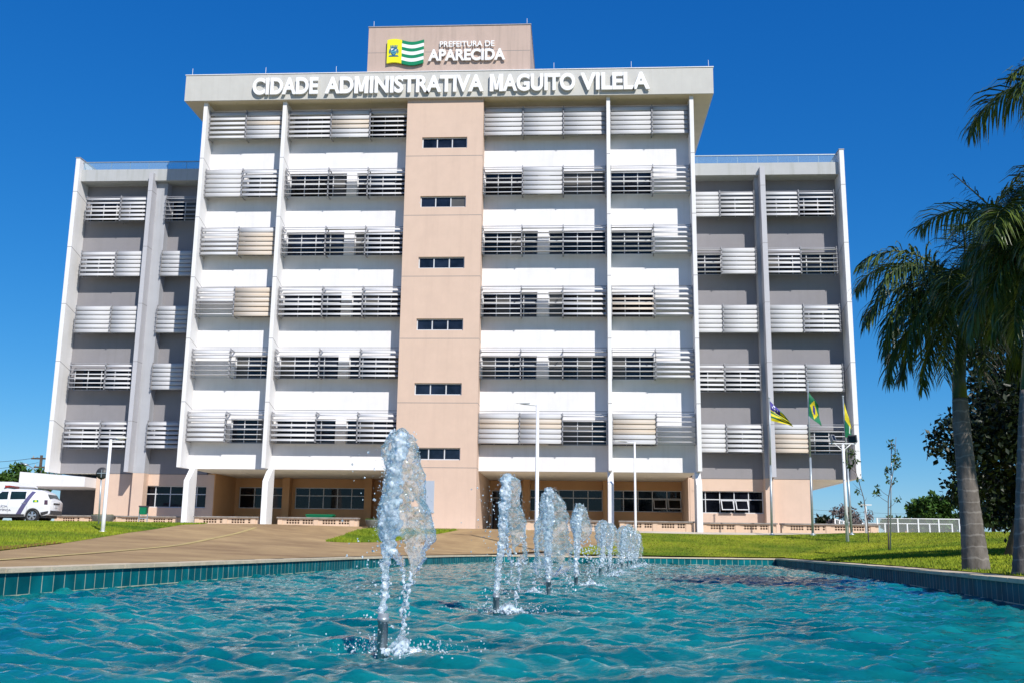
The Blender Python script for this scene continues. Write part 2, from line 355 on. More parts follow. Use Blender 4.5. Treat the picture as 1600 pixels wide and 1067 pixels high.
DRV=[(-7.0,5),(-9.65,17.0),(-10.35,19.1),(-11.42,22.7),(-12.72,27.0),(-13.84,31.5),(-14.9,37.0),(-16.2,44),(-17.5,50.0),(-17.0,53.6),(3.4,53.6),(2.6,50.5),(1.2,47.5),(-.2,44.9)]
drv=DRV+[p for p in [OUT[4],OUT[3],OUT[2],OUT[1]]]+[(-6.75,5)]
tag(sheet('driveway',drv,M['asph'],.006,.8),kind='structure')
LL=[(-40,14),(-25,9),(-7.4,5),(-9.65,17.0),(-10.35,19.1),(-11.42,22.7),(-12.72,27.0),(-13.84,31.5),(-14.9,37.0),(-16.2,44),(-17.3,48.2),(-25,48.6),(-40,48)]
tag(sheet('lawn',LL,M['lawn'],.010,.7),kind='structure')
ISL=[(-9.3,38.4),(-10.2,46),(-10.25,48.9),(-9.7,51.0),(-5.9,52.6),(-6.4,50.7),(-7.4,47.7),(-8.1,43.0),(-8.7,39.3)]
tag(sheet('lawn',ISL,M['lawn'],.012,.5),kind='structure')
LR=[(3.4,53.4),(2.6,50.5),(1.2,47.5),(-.2,44.9),(-.2,43.3),OUT[5],OUT[6],OUT[7],OUT[8],(9,-3),(45,0),(45,60),(16.8,60),(16.6,53.6)]
tag(sheet('lawn',LR,M['lawn'],.012,.7),kind='structure')
DE=[(-7.35,5.2),(-9.6,16.8),(-10.3,18.9),(-11.37,22.5),(-11.75,23.0),(-10.9,19.6),(-10.35,17.3),(-8.2,5)]
tag(sheet('soil_edge',DE,M['dry'],.022,.5),kind='structure')
def ribbon(name,pts,wd,mt,dz):
    b=MB(); pts=[Vector(p) for p in pts]; fine=[]
    for a,c in zip(pts,pts[1:]):
        n=max(1,int((c-a).length/.5)); fine+=[a.lerp(c,t/n) for t in range(n)]
    fine.append(pts[-1]); Lf=[];Rt=[]
    for i,p in enumerate(fine):
        t=(fine[min(i+1,len(fine)-1)]-fine[max(0,i-1)]).normalized(); n=Vector((-t.y,t.x))*(wd/2)
        q=p+n; s=p-n; Lf.append((q.x,q.y,tz(q.x,q.y)+dz)); Rt.append((s.x,s.y,tz(s.x,s.y)+dz))
    for i in range(len(fine)-1): b.face([Rt[i],Rt[i+1],Lf[i+1],Lf[i]])
    return tag(b.build(name,mt),kind='structure')
ribbon('road_marking',[(-6.9,9.0),(-7.5,13.2),(-8.2,16.3),(-9.05,20.6),(-9.85,24.8),(-11.5,32.5),(-13.6,43.6)],.16,M['yline'],.016)
# grass blades
def grass(poly,n,ymax,h):
    P=np.array(poly); x0,y0=P.min(0); x1,y1=P.max(0); y1=min(y1,ymax)
    u=nr.random(n*4); X=x0+(x1-x0)*nr.random(n*4); Y=y0+(y1-y0)*u**1.25
    k=inpoly(X,Y,poly)&(Y>5)&(np.abs(X)<Y*.62+2); X=X[k][:n]; Y=Y[k][:n]; Z=terr(X,Y)+.008
    n=len(X); a=nr.random(n)*6.283; hh=h*(.5+nr.random(n))*(1+.2*(Y>20)); wd=(.004+.0004*Y); lean=(nr.random((n,2))-.5)*hh[:,None]*.9
    dx=np.cos(a)*wd; dy=np.sin(a)*wd
    V=np.empty((n,3,3)); V[:,0]=np.column_stack([X-dx,Y-dy,Z]); V[:,1]=np.column_stack([X+dx,Y+dy,Z]); V[:,2]=np.column_stack([X+lean[:,0],Y+lean[:,1],Z+hh])
    return V.reshape(-1,3)
GV=np.vstack([grass(LL,60000,48,.036),grass(LR,110000,53,.036),grass(ISL,9000,53,.07)])
tag(npmesh('grass',GV,np.arange(len(GV)).reshape(-1,3),M['grass']),kind='stuff')
# ------------------------------------------------------------------ pool
def pool():
    b=MB(); s=0.0; n=len(POOL)
    for i in range(n):
        p=POOL[i]; q=POOL[(i+1)%n]; l=math.dist(p,q)
        z0,z1=-.9,.235
        b.face([(p[0],p[1],z0),(q[0],q[1],z0),(q[0],q[1],z1),(p[0],p[1],z1)][::-1],[(s,z0),(s+l,z0),(s+l,z1),(s,z1)][::-1]); s+=l
    root=thing('fountain_pool',(0,22,0),'long fountain pool with teal tiled walls and cream stone coping','pool'); b.build('tiled_wall',M['tile'],root)
    b=MB(); b.face([(x,y,-.9) for x,y in POOL]); b.build('pool_floor',M['tile_dark'],root)
    b=MB(); IN=offs(POOL,-.03 if OUT==offs(POOL,.38) else .03)
    for i in range(n):
        j=(i+1)%n; l=math.dist(POOL[i],POOL[j]); k=max(1,int(l/.9))
        for t in range(k):
            f=lambda A,t:(A[i][0]+(A[j][0]-A[i][0])*t,A[i][1]+(A[j][1]-A[i][1])*t)
            e=.006/l*1.0; t0=t/k+e; t1=(t+1)/k-e; g=rng.uniform(-.003,.003)
            a,c,d,e2=f(IN,t0),f(IN,t1),f(OUT,t1),f(OUT,t0)
            v=[(*q,.236) for q in (a,c,d,e2)]+[(*q,.285+g) for q in (a,c,d,e2)]
            b.idx(v,[(0,3,2,1),(4,5,6,7),(0,1,5,4),(1,2,6,5),(2,3,7,6),(3,0,4,7)])
    b.build('coping',M['cop'],root)
pool()
def water():
    def wav(X,Y):
        Z=np.zeros_like(X); g=np.random.default_rng(5)
        for i in range(46):
            lam=.15*(1.5/.15)**(i/45*.93); th=g.normal(1.45,.5); k=2*math.pi/lam; ph=g.random()*6.283
            ph2=.9*np.sin(X*.7+g.random()*6)+.9*np.sin(Y*.55+g.random()*6)
            A=.0046*(lam/.5)**.62*(.6+.8*g.random()); s=np.sin(k*(X*math.cos(th)+Y*math.sin(th))+ph+ph2)
            Z+=A*(1.6*(1-np.abs(s))**1.25-.7) if i%2 else A*s
        return Z
    ys=[1.0]; 
    while ys[-1]<43.4:
        y=ys[-1]; ys.append(y+(.028 if y<9 else .028+.0042*(y-9)))
    ys=np.array(ys); nx=300
    lx=np.interp(ys,[1,10.5,26,37,42.2,43.5],[-6.2,-5.9,-5.6,-4.3,-3.4,-3.0]); rx=np.interp(ys,[1,11.7,20.8,43.4],[3.6,4.95,6.2,8.2])
    t=np.linspace(0,1,nx); X=lx[:,None]+(rx-lx)[:,None]*t[None]; Y=np.repeat(ys[:,None],nx,1); Z=wav(X,Y)
    ny=len(ys); I=np.arange(ny*nx).reshape(ny,nx)
    F=np.stack([I[:-1,:-1],I[:-1,1:],I[1:,1:],I[1:,:-1]],-1).reshape(-1,4)
    Y=np.minimum(Y,np.interp(X,[-3.4,8.2],[42.2,43.4])-.001)
    tag(npmesh('water',np.stack([X,Y,Z],-1).reshape(-1,3),F,M['water'],smooth=True),kind='structure')
water()
# ------------------------------------------------------------------ the office building
BLD=thing('office_building',(-7.5,60,1.5),'large white and grey government office block with peach core and big roof lettering','building')
def wallgrid(b,x0,x1,z0,z1,yf,yb,ops,back=False):
    """front face at yf with real openings and reveals back to yb"""
    xs=sorted({x0,x1}|{v for o in ops for v in (o[0],o[1])}); zs=sorted({z0,z1}|{v for o in ops for v in (o[2],o[3])})
    for i in range(len(xs)-1):
        for j in range(len(zs)-1):
            cx=(xs[i]+xs[i+1])/2; cz=(zs[j]+zs[j+1])/2
            if any(o[0]<cx<o[1] and o[2]<cz<o[3] for o in ops): continue
            b.face([(xs[i],yf,zs[j]),(xs[i+1],yf,zs[j]),(xs[i+1],yf,zs[j+1]),(xs[i],yf,zs[j+1])])
    for a,c,d,e in ops:
        b.face([(a,yf,d),(a,yf,e),(a,yb,e),(a,yb,d)]); b.face([(c,yf,e),(c,yf,d),(c,yb,d),(c,yb,e)])
        b.face([(a,yf,d),(a,yb,d),(c,yb,d),(c,yf,d)]); b.face([(a,yf,e),(c,yf,e),(c,yb,e),(a,yb,e)])
    b.face([(x0,yf,z0),(x0,yf,z1),(x0,yb,z1),(x0,yb,z0)]); b.face([(x1,yf,z1),(x1,yf,z0),(x1,yb,z0),(x1,yb,z1)])
    b.face([(x0,yf,z0),(x0,yb,z0),(x1,yb,z0),(x1,yf,z0)]); b.face([(x0,yf,z1),(x1,yf,z1),(x1,yb,z1),(x0,yb,z1)])
def window(x0,x1,z0,z1,y,n,transom=.62,frame='alw',pane='pane',t=.05,parent=None,opened=()):
    parent=parent or BLD
    b=MB(); d=.06
    b.box(x0,x1,y,y+d,z0,z0+t); b.box(x0,x1,y,y+d,z1-t,z1); b.box(x0,x0+t,y,y+d,z0+t,z1-t); b.box(x1-t,x1,y,y+d,z0+t,z1-t)
    for k in range(1,n):
        x=x0+(x1-x0)*k/n; b.box(x-t/2,x+t/2,y+.004,y+d,z0+t,z1-t)
    if transom:
        zt=z0+(z1-z0)*transom
        for k in range(n):
            a=x0+(x1-x0)*k/n+(t if k==0 else t/2); c=x0+(x1-x0)*(k+1)/n-(t if k==n-1 else t/2); b.box(a,c,y+.008,y+d,zt-t/2,zt+t/2)
    w=b.build('window',M[frame],parent)
    p=MB()
    for k in range(n):   # every light hangs a touch out of true, as real glazing does
        p.mi=1 if rng.random()<.16 and z0>5 else 0
        a=x0+(x1-x0)*k/n+t*.4; c=x0+(x1-x0)*(k+1)/n-t*.4; j=rng.uniform(-.006,.006)
        p.face([(a,y+.035+j,z0+t*.5),(c,y+.035-j,z0+t*.5),(c,y+.035-j,z1-t*.5),(a,y+.035+j,z1-t*.5)])
    p.build('pane',[M[pane],M['blind']],w)
    if opened:
        for k in opened:
            a=x0+(x1-x0)*k/n+.05; c=x0+(x1-x0)*(k+1)/n-.05; zt=z0+(z1-z0)*transom-.05; h=zt-z0-.03; an=R(38)
            T=Matrix.Translation((0,y-.02,zt))@Matrix.Rotation(-an,4,'X')
            q=MB(); q.tbox(T,a,c,-.02,.02,-.05,0); q.tbox(T,a,c,-.02,.02,-h,-h+.05); q.tbox(T,a,a+.05,-.02,.02,-h+.05,-.05); q.tbox(T,c-.05,c,-.02,.02,-h+.05,-.05)
            s=q.build('casement',M[frame],w)
            g=MB(); g.tbox(T,a+.05,c-.05,-.006,.006,-h+.05,-.05); g.build('pane',M[pane],w)
    return w
ANG={'C':80,'T':58,'H':38,'M':17,'O':3}
def slat_prof(ch,th,an,y,z):
    pr=[(-.5,0),(-.38,.42),(-.15,.8),(.12,.85),(.36,.5),(.5,0),(.3,-.25),(-.3,-.25)]
    c,s=math.cos(an),math.sin(an); out=[]
    for u,v in pr:
        u*=ch; v*=th   # u: inner(+)..outer(-); v: up/out side
        yy=u*c-v*s; zz=u*s+v*c
        out.append((y+yy,z+zz))
    return out
def louver(x0,x1,zb,zt,y,st,beige=None,n=6,hang=None):
    b=MB(); b.sm=False; p=(zt-zb)/n; M2=[M['slat'],M['slatb']]
    for i in range(n):
        a=ANG[st[i]] if len(st)==n else ANG[st]
        a=R(a+rng.uniform(-2.5,2.5)); z=zb+p*(i+.5)
        b.mi=1 if beige and i in beige else 0
        pr=slat_prof(p*1.035,.045,a,y,z); m=len(pr)
        v=[(x0+.03,*q) for q in pr]+[(x1-.03,*q) for q in pr]
        base=len(b.v); b.v+=v
        for k in range(m):
            b.f.append((base+k,base+m+k,base+m+(k+1)%m,base+(k+1)%m)); b.m.append(b.mi); b.uv.append(None); b.smooth.append(k not in (5,6,7))
        b.f.append(tuple(base+k for k in range(m))); b.f.append(tuple(base+m+k for k in range(m-1,-1,-1)))
        for _ in (0,1): b.m.append(b.mi); b.uv.append(None); b.smooth.append(False)
    o=b.build('louver_panel',M2,BLD)
    if beige and len(beige)>=4: o['label']='louver panel with beige slats'
    f=MB()
    for x in (x0+.012,x1-.012):
        f.box(x-.012,x+.012,y-.10,y+.06,zb-.01,zt+.06)
        f.box(x-.02,x+.02,y+.06,y+.66,zb+.01,zb+.035); f.box(x-.02,x+.02,y+.06,y+.66,zt-.02,zt+.02)
        for i in range(n): f.box(x-.03,x+.03,y-.13,y-.10,zb+p*(i+.5)-.03,zb+p*(i+.5)+.01)
    f.box(x0+.03,x1-.03,y+.061,y+.08,zb-.01,zb+.008); f.box(x0+.03,x1-.03,y+.05,y+.075,zt,zt+.03)
    f.build('louver_frame',M['alu'],o)
# --- main block levels
ZJ=[22.50,18.935,15.38,11.845,8.28]          # panel joints
ZL=[(23.87,25.56),(20.30,21.95),(16.78,18.42),(13.19,14.87),(9.72,11.30),(6.12,7.75)]
YF,YW,YL=55.0,56.15,55.5
FX=[(-21.78,-21.56),(-17.06,-16.84),(1.765,1.97),(6.48,6.70)]
b=MB()
for a,c in FX: b.box(a,c,YF,YW-.002,4.68,25.96); 
fins=[]
for a,c in FX:
    q=MB(); q.box(a,c,YF,YW-.002,4.68,25.955); fins.append(q.build('fin',M['whitef'],BLD))
jb=MB()
for a,c in FX:
    for z in ZJ: 
        jb.box(a-.003,c+.003,YF-.003,YF+.03,z-.014,z+.014)
        for sx in (a-.003,c-.003):       # the joint runs down across the fin's cheek to the wall joint
            jb.idx([(sx,YF+.03,z-.014),(sx+.006,YF+.03,z-.014),(sx+.006,YF+.03,z+.014),(sx,YF+.03,z+.014),(sx,YW,z-.314),(sx+.006,YW,z-.314),(sx+.006,YW,z-.286),(sx,YW,z-.286)],[(0,1,2,3),(7,6,5,4),(0,4,5,1),(1,5,6,2),(2,6,7,3),(3,7,4,0)])
BAYS=[(-21.56,-17.06),(-16.84,-9.72),(-5.30,1.765),(1.97,6.48)]
WIN=[[(-19.30,-17.10)],[(-16.75,-13.35),(-12.75,-9.76)],[(-5.26,-2.15),(-1.52,1.74)],[(2.0,4.36)]]
for bi,(a,c) in enumerate(BAYS):
    ops=[]
    for ri,(zb,zt) in enumerate(ZL):
        for (u,v) in WIN[bi]:
            off=.86*(zb-.55)/55.5; ops.append((u,v,zb-.10+off,zt-.34+off))
    q=MB(); wallgrid(q,a,c,4.68,25.95,YW,56.5,ops); q.build('spandrel_wall',M['white'],BLD)
    for z in ZJ: jb.box(a,c,YW-.003,YW+.03,z-.314,z-.286)
    for o in ops:
        n=max(2,round((o[1]-o[0])/.8)); window(o[0],o[1],o[2],o[3],56.36,n,pane='pane2' if rng.random()<.4 else 'pane')
PX=[[-21.53,-19.34,-17.08],[-16.78,-14.27,-11.97,-9.75],[-5.27,-3.03,-.70,1.74],[2.0,4.375,6.46]]
ST=[['T','C','T','C','H','C','C','C','C','C'],
    ['C','T','M','M','H','M','C','M','M','H'],
    ['T','C','M','O','H','M','O','M','O','H'],
    ['MOOTTT','C','H','H','H','M','O','H','H','H'],
    ['OOOOTT','O','M','M','H','O','O','O','O','H'],
    ['T','O','H','M','H','C','C','O','C','O']]
BG={(0,1):[3],(0,3):[3,2],(2,1):[0,1,2,3,4],(3,1):[0,1,2,3,4,5],(3,8):[1,2,3],(5,5):[3,4],(5,6):[3,4],(5,8):[2,3,4]}
for ri in range(6):
    k=0
    for bi in range(4):
        for pi in range(len(PX[bi])-1):
            st=ST[ri][k]
            louver(PX[bi][pi],PX[bi][pi+1],ZL[ri][0],ZL[ri][1],YL,st if len(st)==1 else st,BG.get((ri,k))); k+=1
# core
q=MB(); CW=[(-8.8,-6.2,zt-.66,zt) for zt in (23.62,20.07,16.49,12.95,9.36,5.83)]
wallgrid(q,-9.72,-5.30,1.5,25.955,YF,66.0,[]) if False else None
wallgrid(q,-9.72,-5.30,1.45,25.955,YF,55.3,CW); q.box(-9.72,-5.30,55.3,66,1.45,25.955); q.build('stair_core',M['peach'],BLD)
for o in CW: window(o[0],o[1],o[2],o[3],55.12,3,None,pane='pane2',t=.06)
for z in (22.485,18.935,15.37,11.83,8.27,4.76): jb.box(-9.723,-5.297,YF-.003,YF+.05,z-.014,z+.014); jb.box(-5.30,-5.297,YF+.05,YW,z-.014,z+.014); jb.box(-9.723,-9.72,YF+.05,YW,z-.014,z+.014)
# roof slab, fascia, penthouse
q=MB(); q.box(-22.88,7.82,54.75,70.5,25.96,27.56); q.build('roof_fascia',M['conc'],BLD)
q=MB(); q.box(-22.80,-9.73,54.85,56.6,25.9585,25.9595); q.box(-5.29,7.74,54.85,56.6,25.9585,25.9595); q.box(6.71,7.74,56.6,70.3,25.9585,25.9595); q.box(-22.80,-21.79,56.6,70.3,25.9585,25.9595)
for x in np.arange(-21.2,7,1.32):
    if not -10<x<-5: q.lathe((x,55.25,25.93),[(0,0),(.05,0),(.05,.028)],10)
q.build('soffit',M['soffit'],BLD)
q=MB(); q.box(-22.92,7.86,54.71,54.9,27.56,27.60); q.box(7.68,7.86,54.9,70.5,27.56,27.60); q.box(-22.92,-22.74,54.9,70.5,27.56,27.6); q.build('roof_flashing',M['polew'],BLD)
q=MB(); q.box(-21.50,6.42,56.55,70,4.69,25.95); q.build('block_body',M['white'],BLD)
q=MB(); q.box(-12.19,-2.63,55.05,66,27.56,30.58); q.build('penthouse',M['peach2'],BLD)
q=MB(); q.box(-12.23,-2.59,55.01,55.2,30.58,30.63); q.box(-2.78,-2.59,55.2,66,30.58,30.63); q.box(-12.23,-12.04,55.2,66,30.58,30.63); q.build('penthouse_flashing',M['alu'],BLD)
jb.box(-12.193,-2.627,55.047,55.1,28.94,28.965); jb.box(-2.63,-2.627,55.1,66,28.94,28.965)
for x,y in [(-22.6,54.95),(-18.2,54.95),(-14.0,54.95),(-1.25,54.95),(3.2,54.95),(7.6,54.95)]+[(-11.95,55.3),(-2.85,55.3)]:
    z=27.6 if y<55.2 else 30.62
    q=MB(); q.tube([(x,y,z),(x,y,z+.5)],[.016,.010],6); q.lathe((x,y,z),[(.06,0),(.05,.04),(0,.05)],8); q.build('lightning_rod',M['polew'],BLD)
# --- wings
ZWJ=[21.78,18.23,14.67,11.15,7.60]
ZWL=[(20.03,21.58),(16.50,18.08),(12.98,14.62),(9.55,11.12),(6.04,7.65)]
YWF,YWW,YWL=58.4,59.75,58.95
def wz(zb,zt):
    off=.97*(zb-.55)/59; return zb-.08+off,zt-.32+off
def wing(side,x0,x1,ofin,mfin,colx,panels,sts,wins,wallx_g):
    q=MB(); wallgrid(q,x0,x1,4.62,22.55,YWW,60.1,[(u,v,*wz(zb,zt)) for zb,zt in ZWL for u,v in wins]); q.box(x0+.02,x1-.02,60.1,72,4.66,22.5)
    q.build('wing_wall',M['grey'],BLD)
    for zb,zt in ZWL:
        for u,v in wins: window(u,v,*wz(zb,zt),59.92,max(2,round((v-u)/.85)),frame='alw')
    q=MB(); q.box(ofin[0],ofin[1],YWF,72.3,4.60,23.95)
    q.build('end_fin',M['whitef'],BLD)
    q=MB(); q.box(ofin[0]-.03,ofin[1]+.03,YWF-.03,72.3,23.95,24.0); q.build('fin_cap',M['alu'],BLD)
    for z in ZWJ:
        jb.box(ofin[0]-.003,ofin[1]+.003,YWF-.003,YWF+.03,z-.014,z+.014)
        for sx in (ofin[0]-.003,ofin[1]-.003):
            jb.idx([(sx,YWF+.03,z-.014),(sx+.006,YWF+.03,z-.014),(sx+.006,YWF+.03,z+.014),(sx,YWF+.03,z+.014),(sx,YWW,z-.364),(sx+.006,YWW,z-.364),(sx+.006,YWW,z-.336),(sx,YWW,z-.336)],[(0,1,2,3),(7,6,5,4),(0,4,5,1),(1,5,6,2),(2,6,7,3),(3,7,4,0)])
        jb.box(mfin[0]-.003,mfin[1]+.003,YWF-.003,YWF+.03,z-.012,z+.012); jb.box(mfin[0]-.003,mfin[0],YWF+.03,59.1,z-.012,z+.012); jb.box(mfin[1],mfin[1]+.003,YWF+.03,59.1,z-.012,z+.012)
    q=MB(); q.prism([(YWF,4.64),(59.74,4.64),(59.74,23.0),(YWF,22.95)],'x',*mfin); q.build('mid_fin',M['greyl'],BLD)
    q=MB(); q.box(colx[0],colx[1],59.1,59.74,4.62,22.53); q.build('column',M['greyf'],BLD)
    q=MB(); q.box(colx[0]-.005,colx[1]+.005,59.1,59.74,1.45,4.615); q.build('column_base',M['peach'],BLD)
    # roof parapet and rail
    a,c=(x0,x1); q=MB(); q.box(a,c,58.72,72,22.55,23.30); q.build('parapet',M['parap'],BLD)
    q=MB(); q.box(a+.05,c-.05,58.85,58.862,23.30,23.80); g=q.build('glass_railing',M['rail_glass'],BLD)
    q=MB(); q.box(a,c,58.82,58.89,23.80,23.85); q.box(a,c,58.80,58.91,23.30,23.325)
    for x in np.arange(a+.6,c-.3,1.2): q.box(x-.012,x+.012,58.865,58.88,23.325,23.80)
    q.build('handrail',M['metal'],g)
    for r,(zb,zt) in enumerate(ZWL):
        for k,(u,v) in enumerate(panels): louver(u,v,zb,zt,YWL,sts[r][k],[0,1,2,3] if (side,r,k)==('R',4,2) else None)
wing('L',-30.72,-21.79,(-30.98,-30.72),(-26.24,-25.98),(-25.98,-25.30),[(-30.3,-28.1),(-28.1,-26.28),(-25.26,-23.3)],
     [['H','T','M'],['T','C','C'],['C','C','C'],['M','H','C'],['H','H','T']],[(-30.5,-26.3),(-25.25,-21.9)],None)
wing('R',6.71,15.62,(15.62,15.88),(10.93,11.22),(10.72,11.2),[(6.75,8.60),(8.60,10.62),(11.27,13.22),(13.22,15.3)],
     [['C','T','T','H'],['O','C','H','O'],['C','C','C','T'],['H','H','T','C'],['C','T','C','O']],[(6.8,10.6),(11.3,15.4)],None)
# ground floor of the wings: peach, flush under the grey
q=MB(); wallgrid(q,-28.45,-21.30,1.45,4.60,YWW+.004,60.1,[(-25.75,-23.05,2.66,3.93),(-22.95,-21.75,2.66,3.93)]); q.box(-28.45,-21.30,60.1,71.5,1.45,4.6); q.build('ground_floor_wall',M['peach'],BLD)
window(-25.75,-23.05,2.66,3.93,59.9,3); window(-22.95,-21.75,2.66,3.93,59.9,2)
q=MB(); wallgrid(q,6.55,13.45,1.45,4.60,YWW+.004,60.1,[(6.62,10.70,2.66,3.92)]); q.box(6.55,13.45,60.1,71.5,1.45,4.6); q.build('ground_floor_wall',M['peach'],BLD)
window(6.62,10.70,2.66,3.92,59.9,5,opened=(2,3))
q=MB(); q.box(13.46,15.62,59.76,72,4.6145,4.6195); q.build('wing_soffit',M['soffit2'],BLD)
q=MB(); q.box(-30.72,-28.46,59.76,72,4.6145,4.6195); q.build('wing_soffit',M['soffit2'],BLD)
# main recessed ground floor
q=MB(); G=[(-21.0,-18.12,2.80,4.11),(-17.62,-17.0,2.80,4.11) if False else (-17.45,-13.0,2.80,4.11),(-11.9,-10.2,1.5,4.05),(-5.15,-3.25,1.5,4.05),(-2.80,1.66,2.82,4.12),(2.05,6.45,2.82,4.12)]
wallgrid(q,-21.29,6.54,1.45,4.66,63.5,63.8,G); q.build('recessed_wall',M['tan'],BLD)
for k,o in enumerate(G):
    if o[2]>2: window(o[0],o[1],o[2],o[3],63.6,3 if k==0 else 5,opened=(3,4) if k==5 else ())
    else:
        d=window(o[0],o[1],o[2],o[3],63.6,2,.82,pane='pane'); d.name='entrance_door'
q=MB(); q.box(-21.49,6.5,56.2,63.5,4.672,4.677); 
for x in (-19.5,-13.5,-1.5,4.2): q.lathe((x,59.5,4.64),[(0,0),(.16,0),(.18,.03)],14)
q.build('porch_soffit',M['soffit2'],BLD)
for x in (-21.7,-18.08,-12.95,-3.22,1.68,6.46):
    q=MB(); q.box(x,x+.45,62.85 if -21<x<6 else 59.78,63.495,1.45,4.67); q.build('porch_pillar',M['tan'] if x<6 else M['peach'],BLD)
for x0,dx in ((-21.30,.30),(-16.94,.31),(1.73,.30),(6.38,.30)):
    q=MB(); q.prism([(55.0,1.45),(56.1,1.45),(56.1,4.679),(55.75,4.679),(55.0,3.95)],'x',x0,x0+dx); q.build('front_column',M['whitef'],BLD)
q=MB(); q.box(-8.3,-7.55,54.955,54.997,2.35,4.05); q.build('notice_panel',M['poster'],BLD)
# annex on the left
q=MB(); q.prism([(-32.4,3.76),(-28.46,3.76),(-28.46,4.32),(-32.35,4.58),(-32.4,4.58)],'y',58.3,66); q.build('annex_roof',M['white'],BLD)
q=MB(); q.box(-31.9,-28.46,62.3,66,1.45,3.755); q.box(-31.9,-28.46,66.01,71,1.45,4.61); q.build('annex_wall',M['annexw'],BLD)
q=MB(); q.box(-29.6,-28.5,62.25,62.295,1.5,3.7); q.build('service_door',M['dark'],BLD)
jb.build('panel_joint',M['joint'],BLD)
# --- lettering
def text_mesh(txt,x0,x1,z0,z1,y,depth,bold,m,name='lettering'):
    cu=bpy.data.curves.new('t','FONT'); cu.body=txt; cu.size=1; cu.extrude=.5; cu.offset=bold; cu.resolution_u=6
    o=bpy.data.objects.new('t',cu); COL.objects.link(o); dg=bpy.context.evaluated_depsgraph_get(); dg.update()
    me=bpy.data.meshes.new_from_object(o.evaluated_get(dg)); bpy.data.objects.remove(o)
    V=np.array([v.co[:] for v in me.vertices]); lo,hi=V.min(0),V.max(0); s=(V-lo)/(hi-lo)
    W=np.column_stack([x0+s[:,0]*(x1-x0),y-s[:,2]*depth,z0+s[:,1]*(z1-z0)])
    b=MB(); F=[tuple(p.vertices) for p in me.polygons]
    if 'M' in txt:
        par=list(range(len(W)))
        def fd(i):
            while par[i]!=i: par[i]=par[par[i]]; i=par[i]
            return i
        for f in F:
            for q in f[1:]: par[fd(q)]=fd(f[0])
        comp={}
        for i in range(len(W)): comp.setdefault(fd(i),[]).append(i)
        isl=sorted(comp.values(),key=lambda c:W[c,0].min()+W[c,0].max()); cl=[]; lastc=-1e9
        for c in isl:
            m_=(W[c,0].min()+W[c,0].max())/2
            if m_-lastc>.14*(z1-z0): cl.append([])
            cl[-1]+=c; lastc=m_
        mi=set(cl[txt.index('M')]); xa,xb=W[list(mi),0].min(),W[list(mi),0].max()
        F=[f for f in F if f[0] not in mi]; h=z1-z0; w_=xb-xa; st=.205*h; c=(xa+xb)/2
        # two stems and a V between them, butted
        b.prism([(xa,z0),(xa+st,z0),(xa+st,z0+.62*h),(c-.09*h,z0+.10*h),(c+.09*h,z0+.10*h),(xb-st,z0+.62*h),(xb-st,z0),(xb,z0),(xb,z1),(xb-st*1.02,z1),(c,z0+.40*h),(xa+st*1.02,z1),(xa,z1)],'y',y-depth,y)
    b.idx(W.tolist(),F); return b.build(name,m,BLD)
ZB,ZT=26.21,27.23
for t,a,c in (('CIDADE',-18.79,-14.93),('ADMINISTRATIVA',-14.52,-5.27),('MAGUITO',-4.92,-.02),('VILELA',.27,4.22)):
    text_mesh(t,a,c,ZB-.02,ZT+.02,54.66,.12,.035,M['letter'])
text_mesh('PREFEITURA DE',-7.93,-4.72,29.19,29.55,54.97,.05,.012,M['letter'])
text_mesh('APARECIDA',-8.58,-4.08,28.30,29.03,54.97,.10,.035,M['letter'])
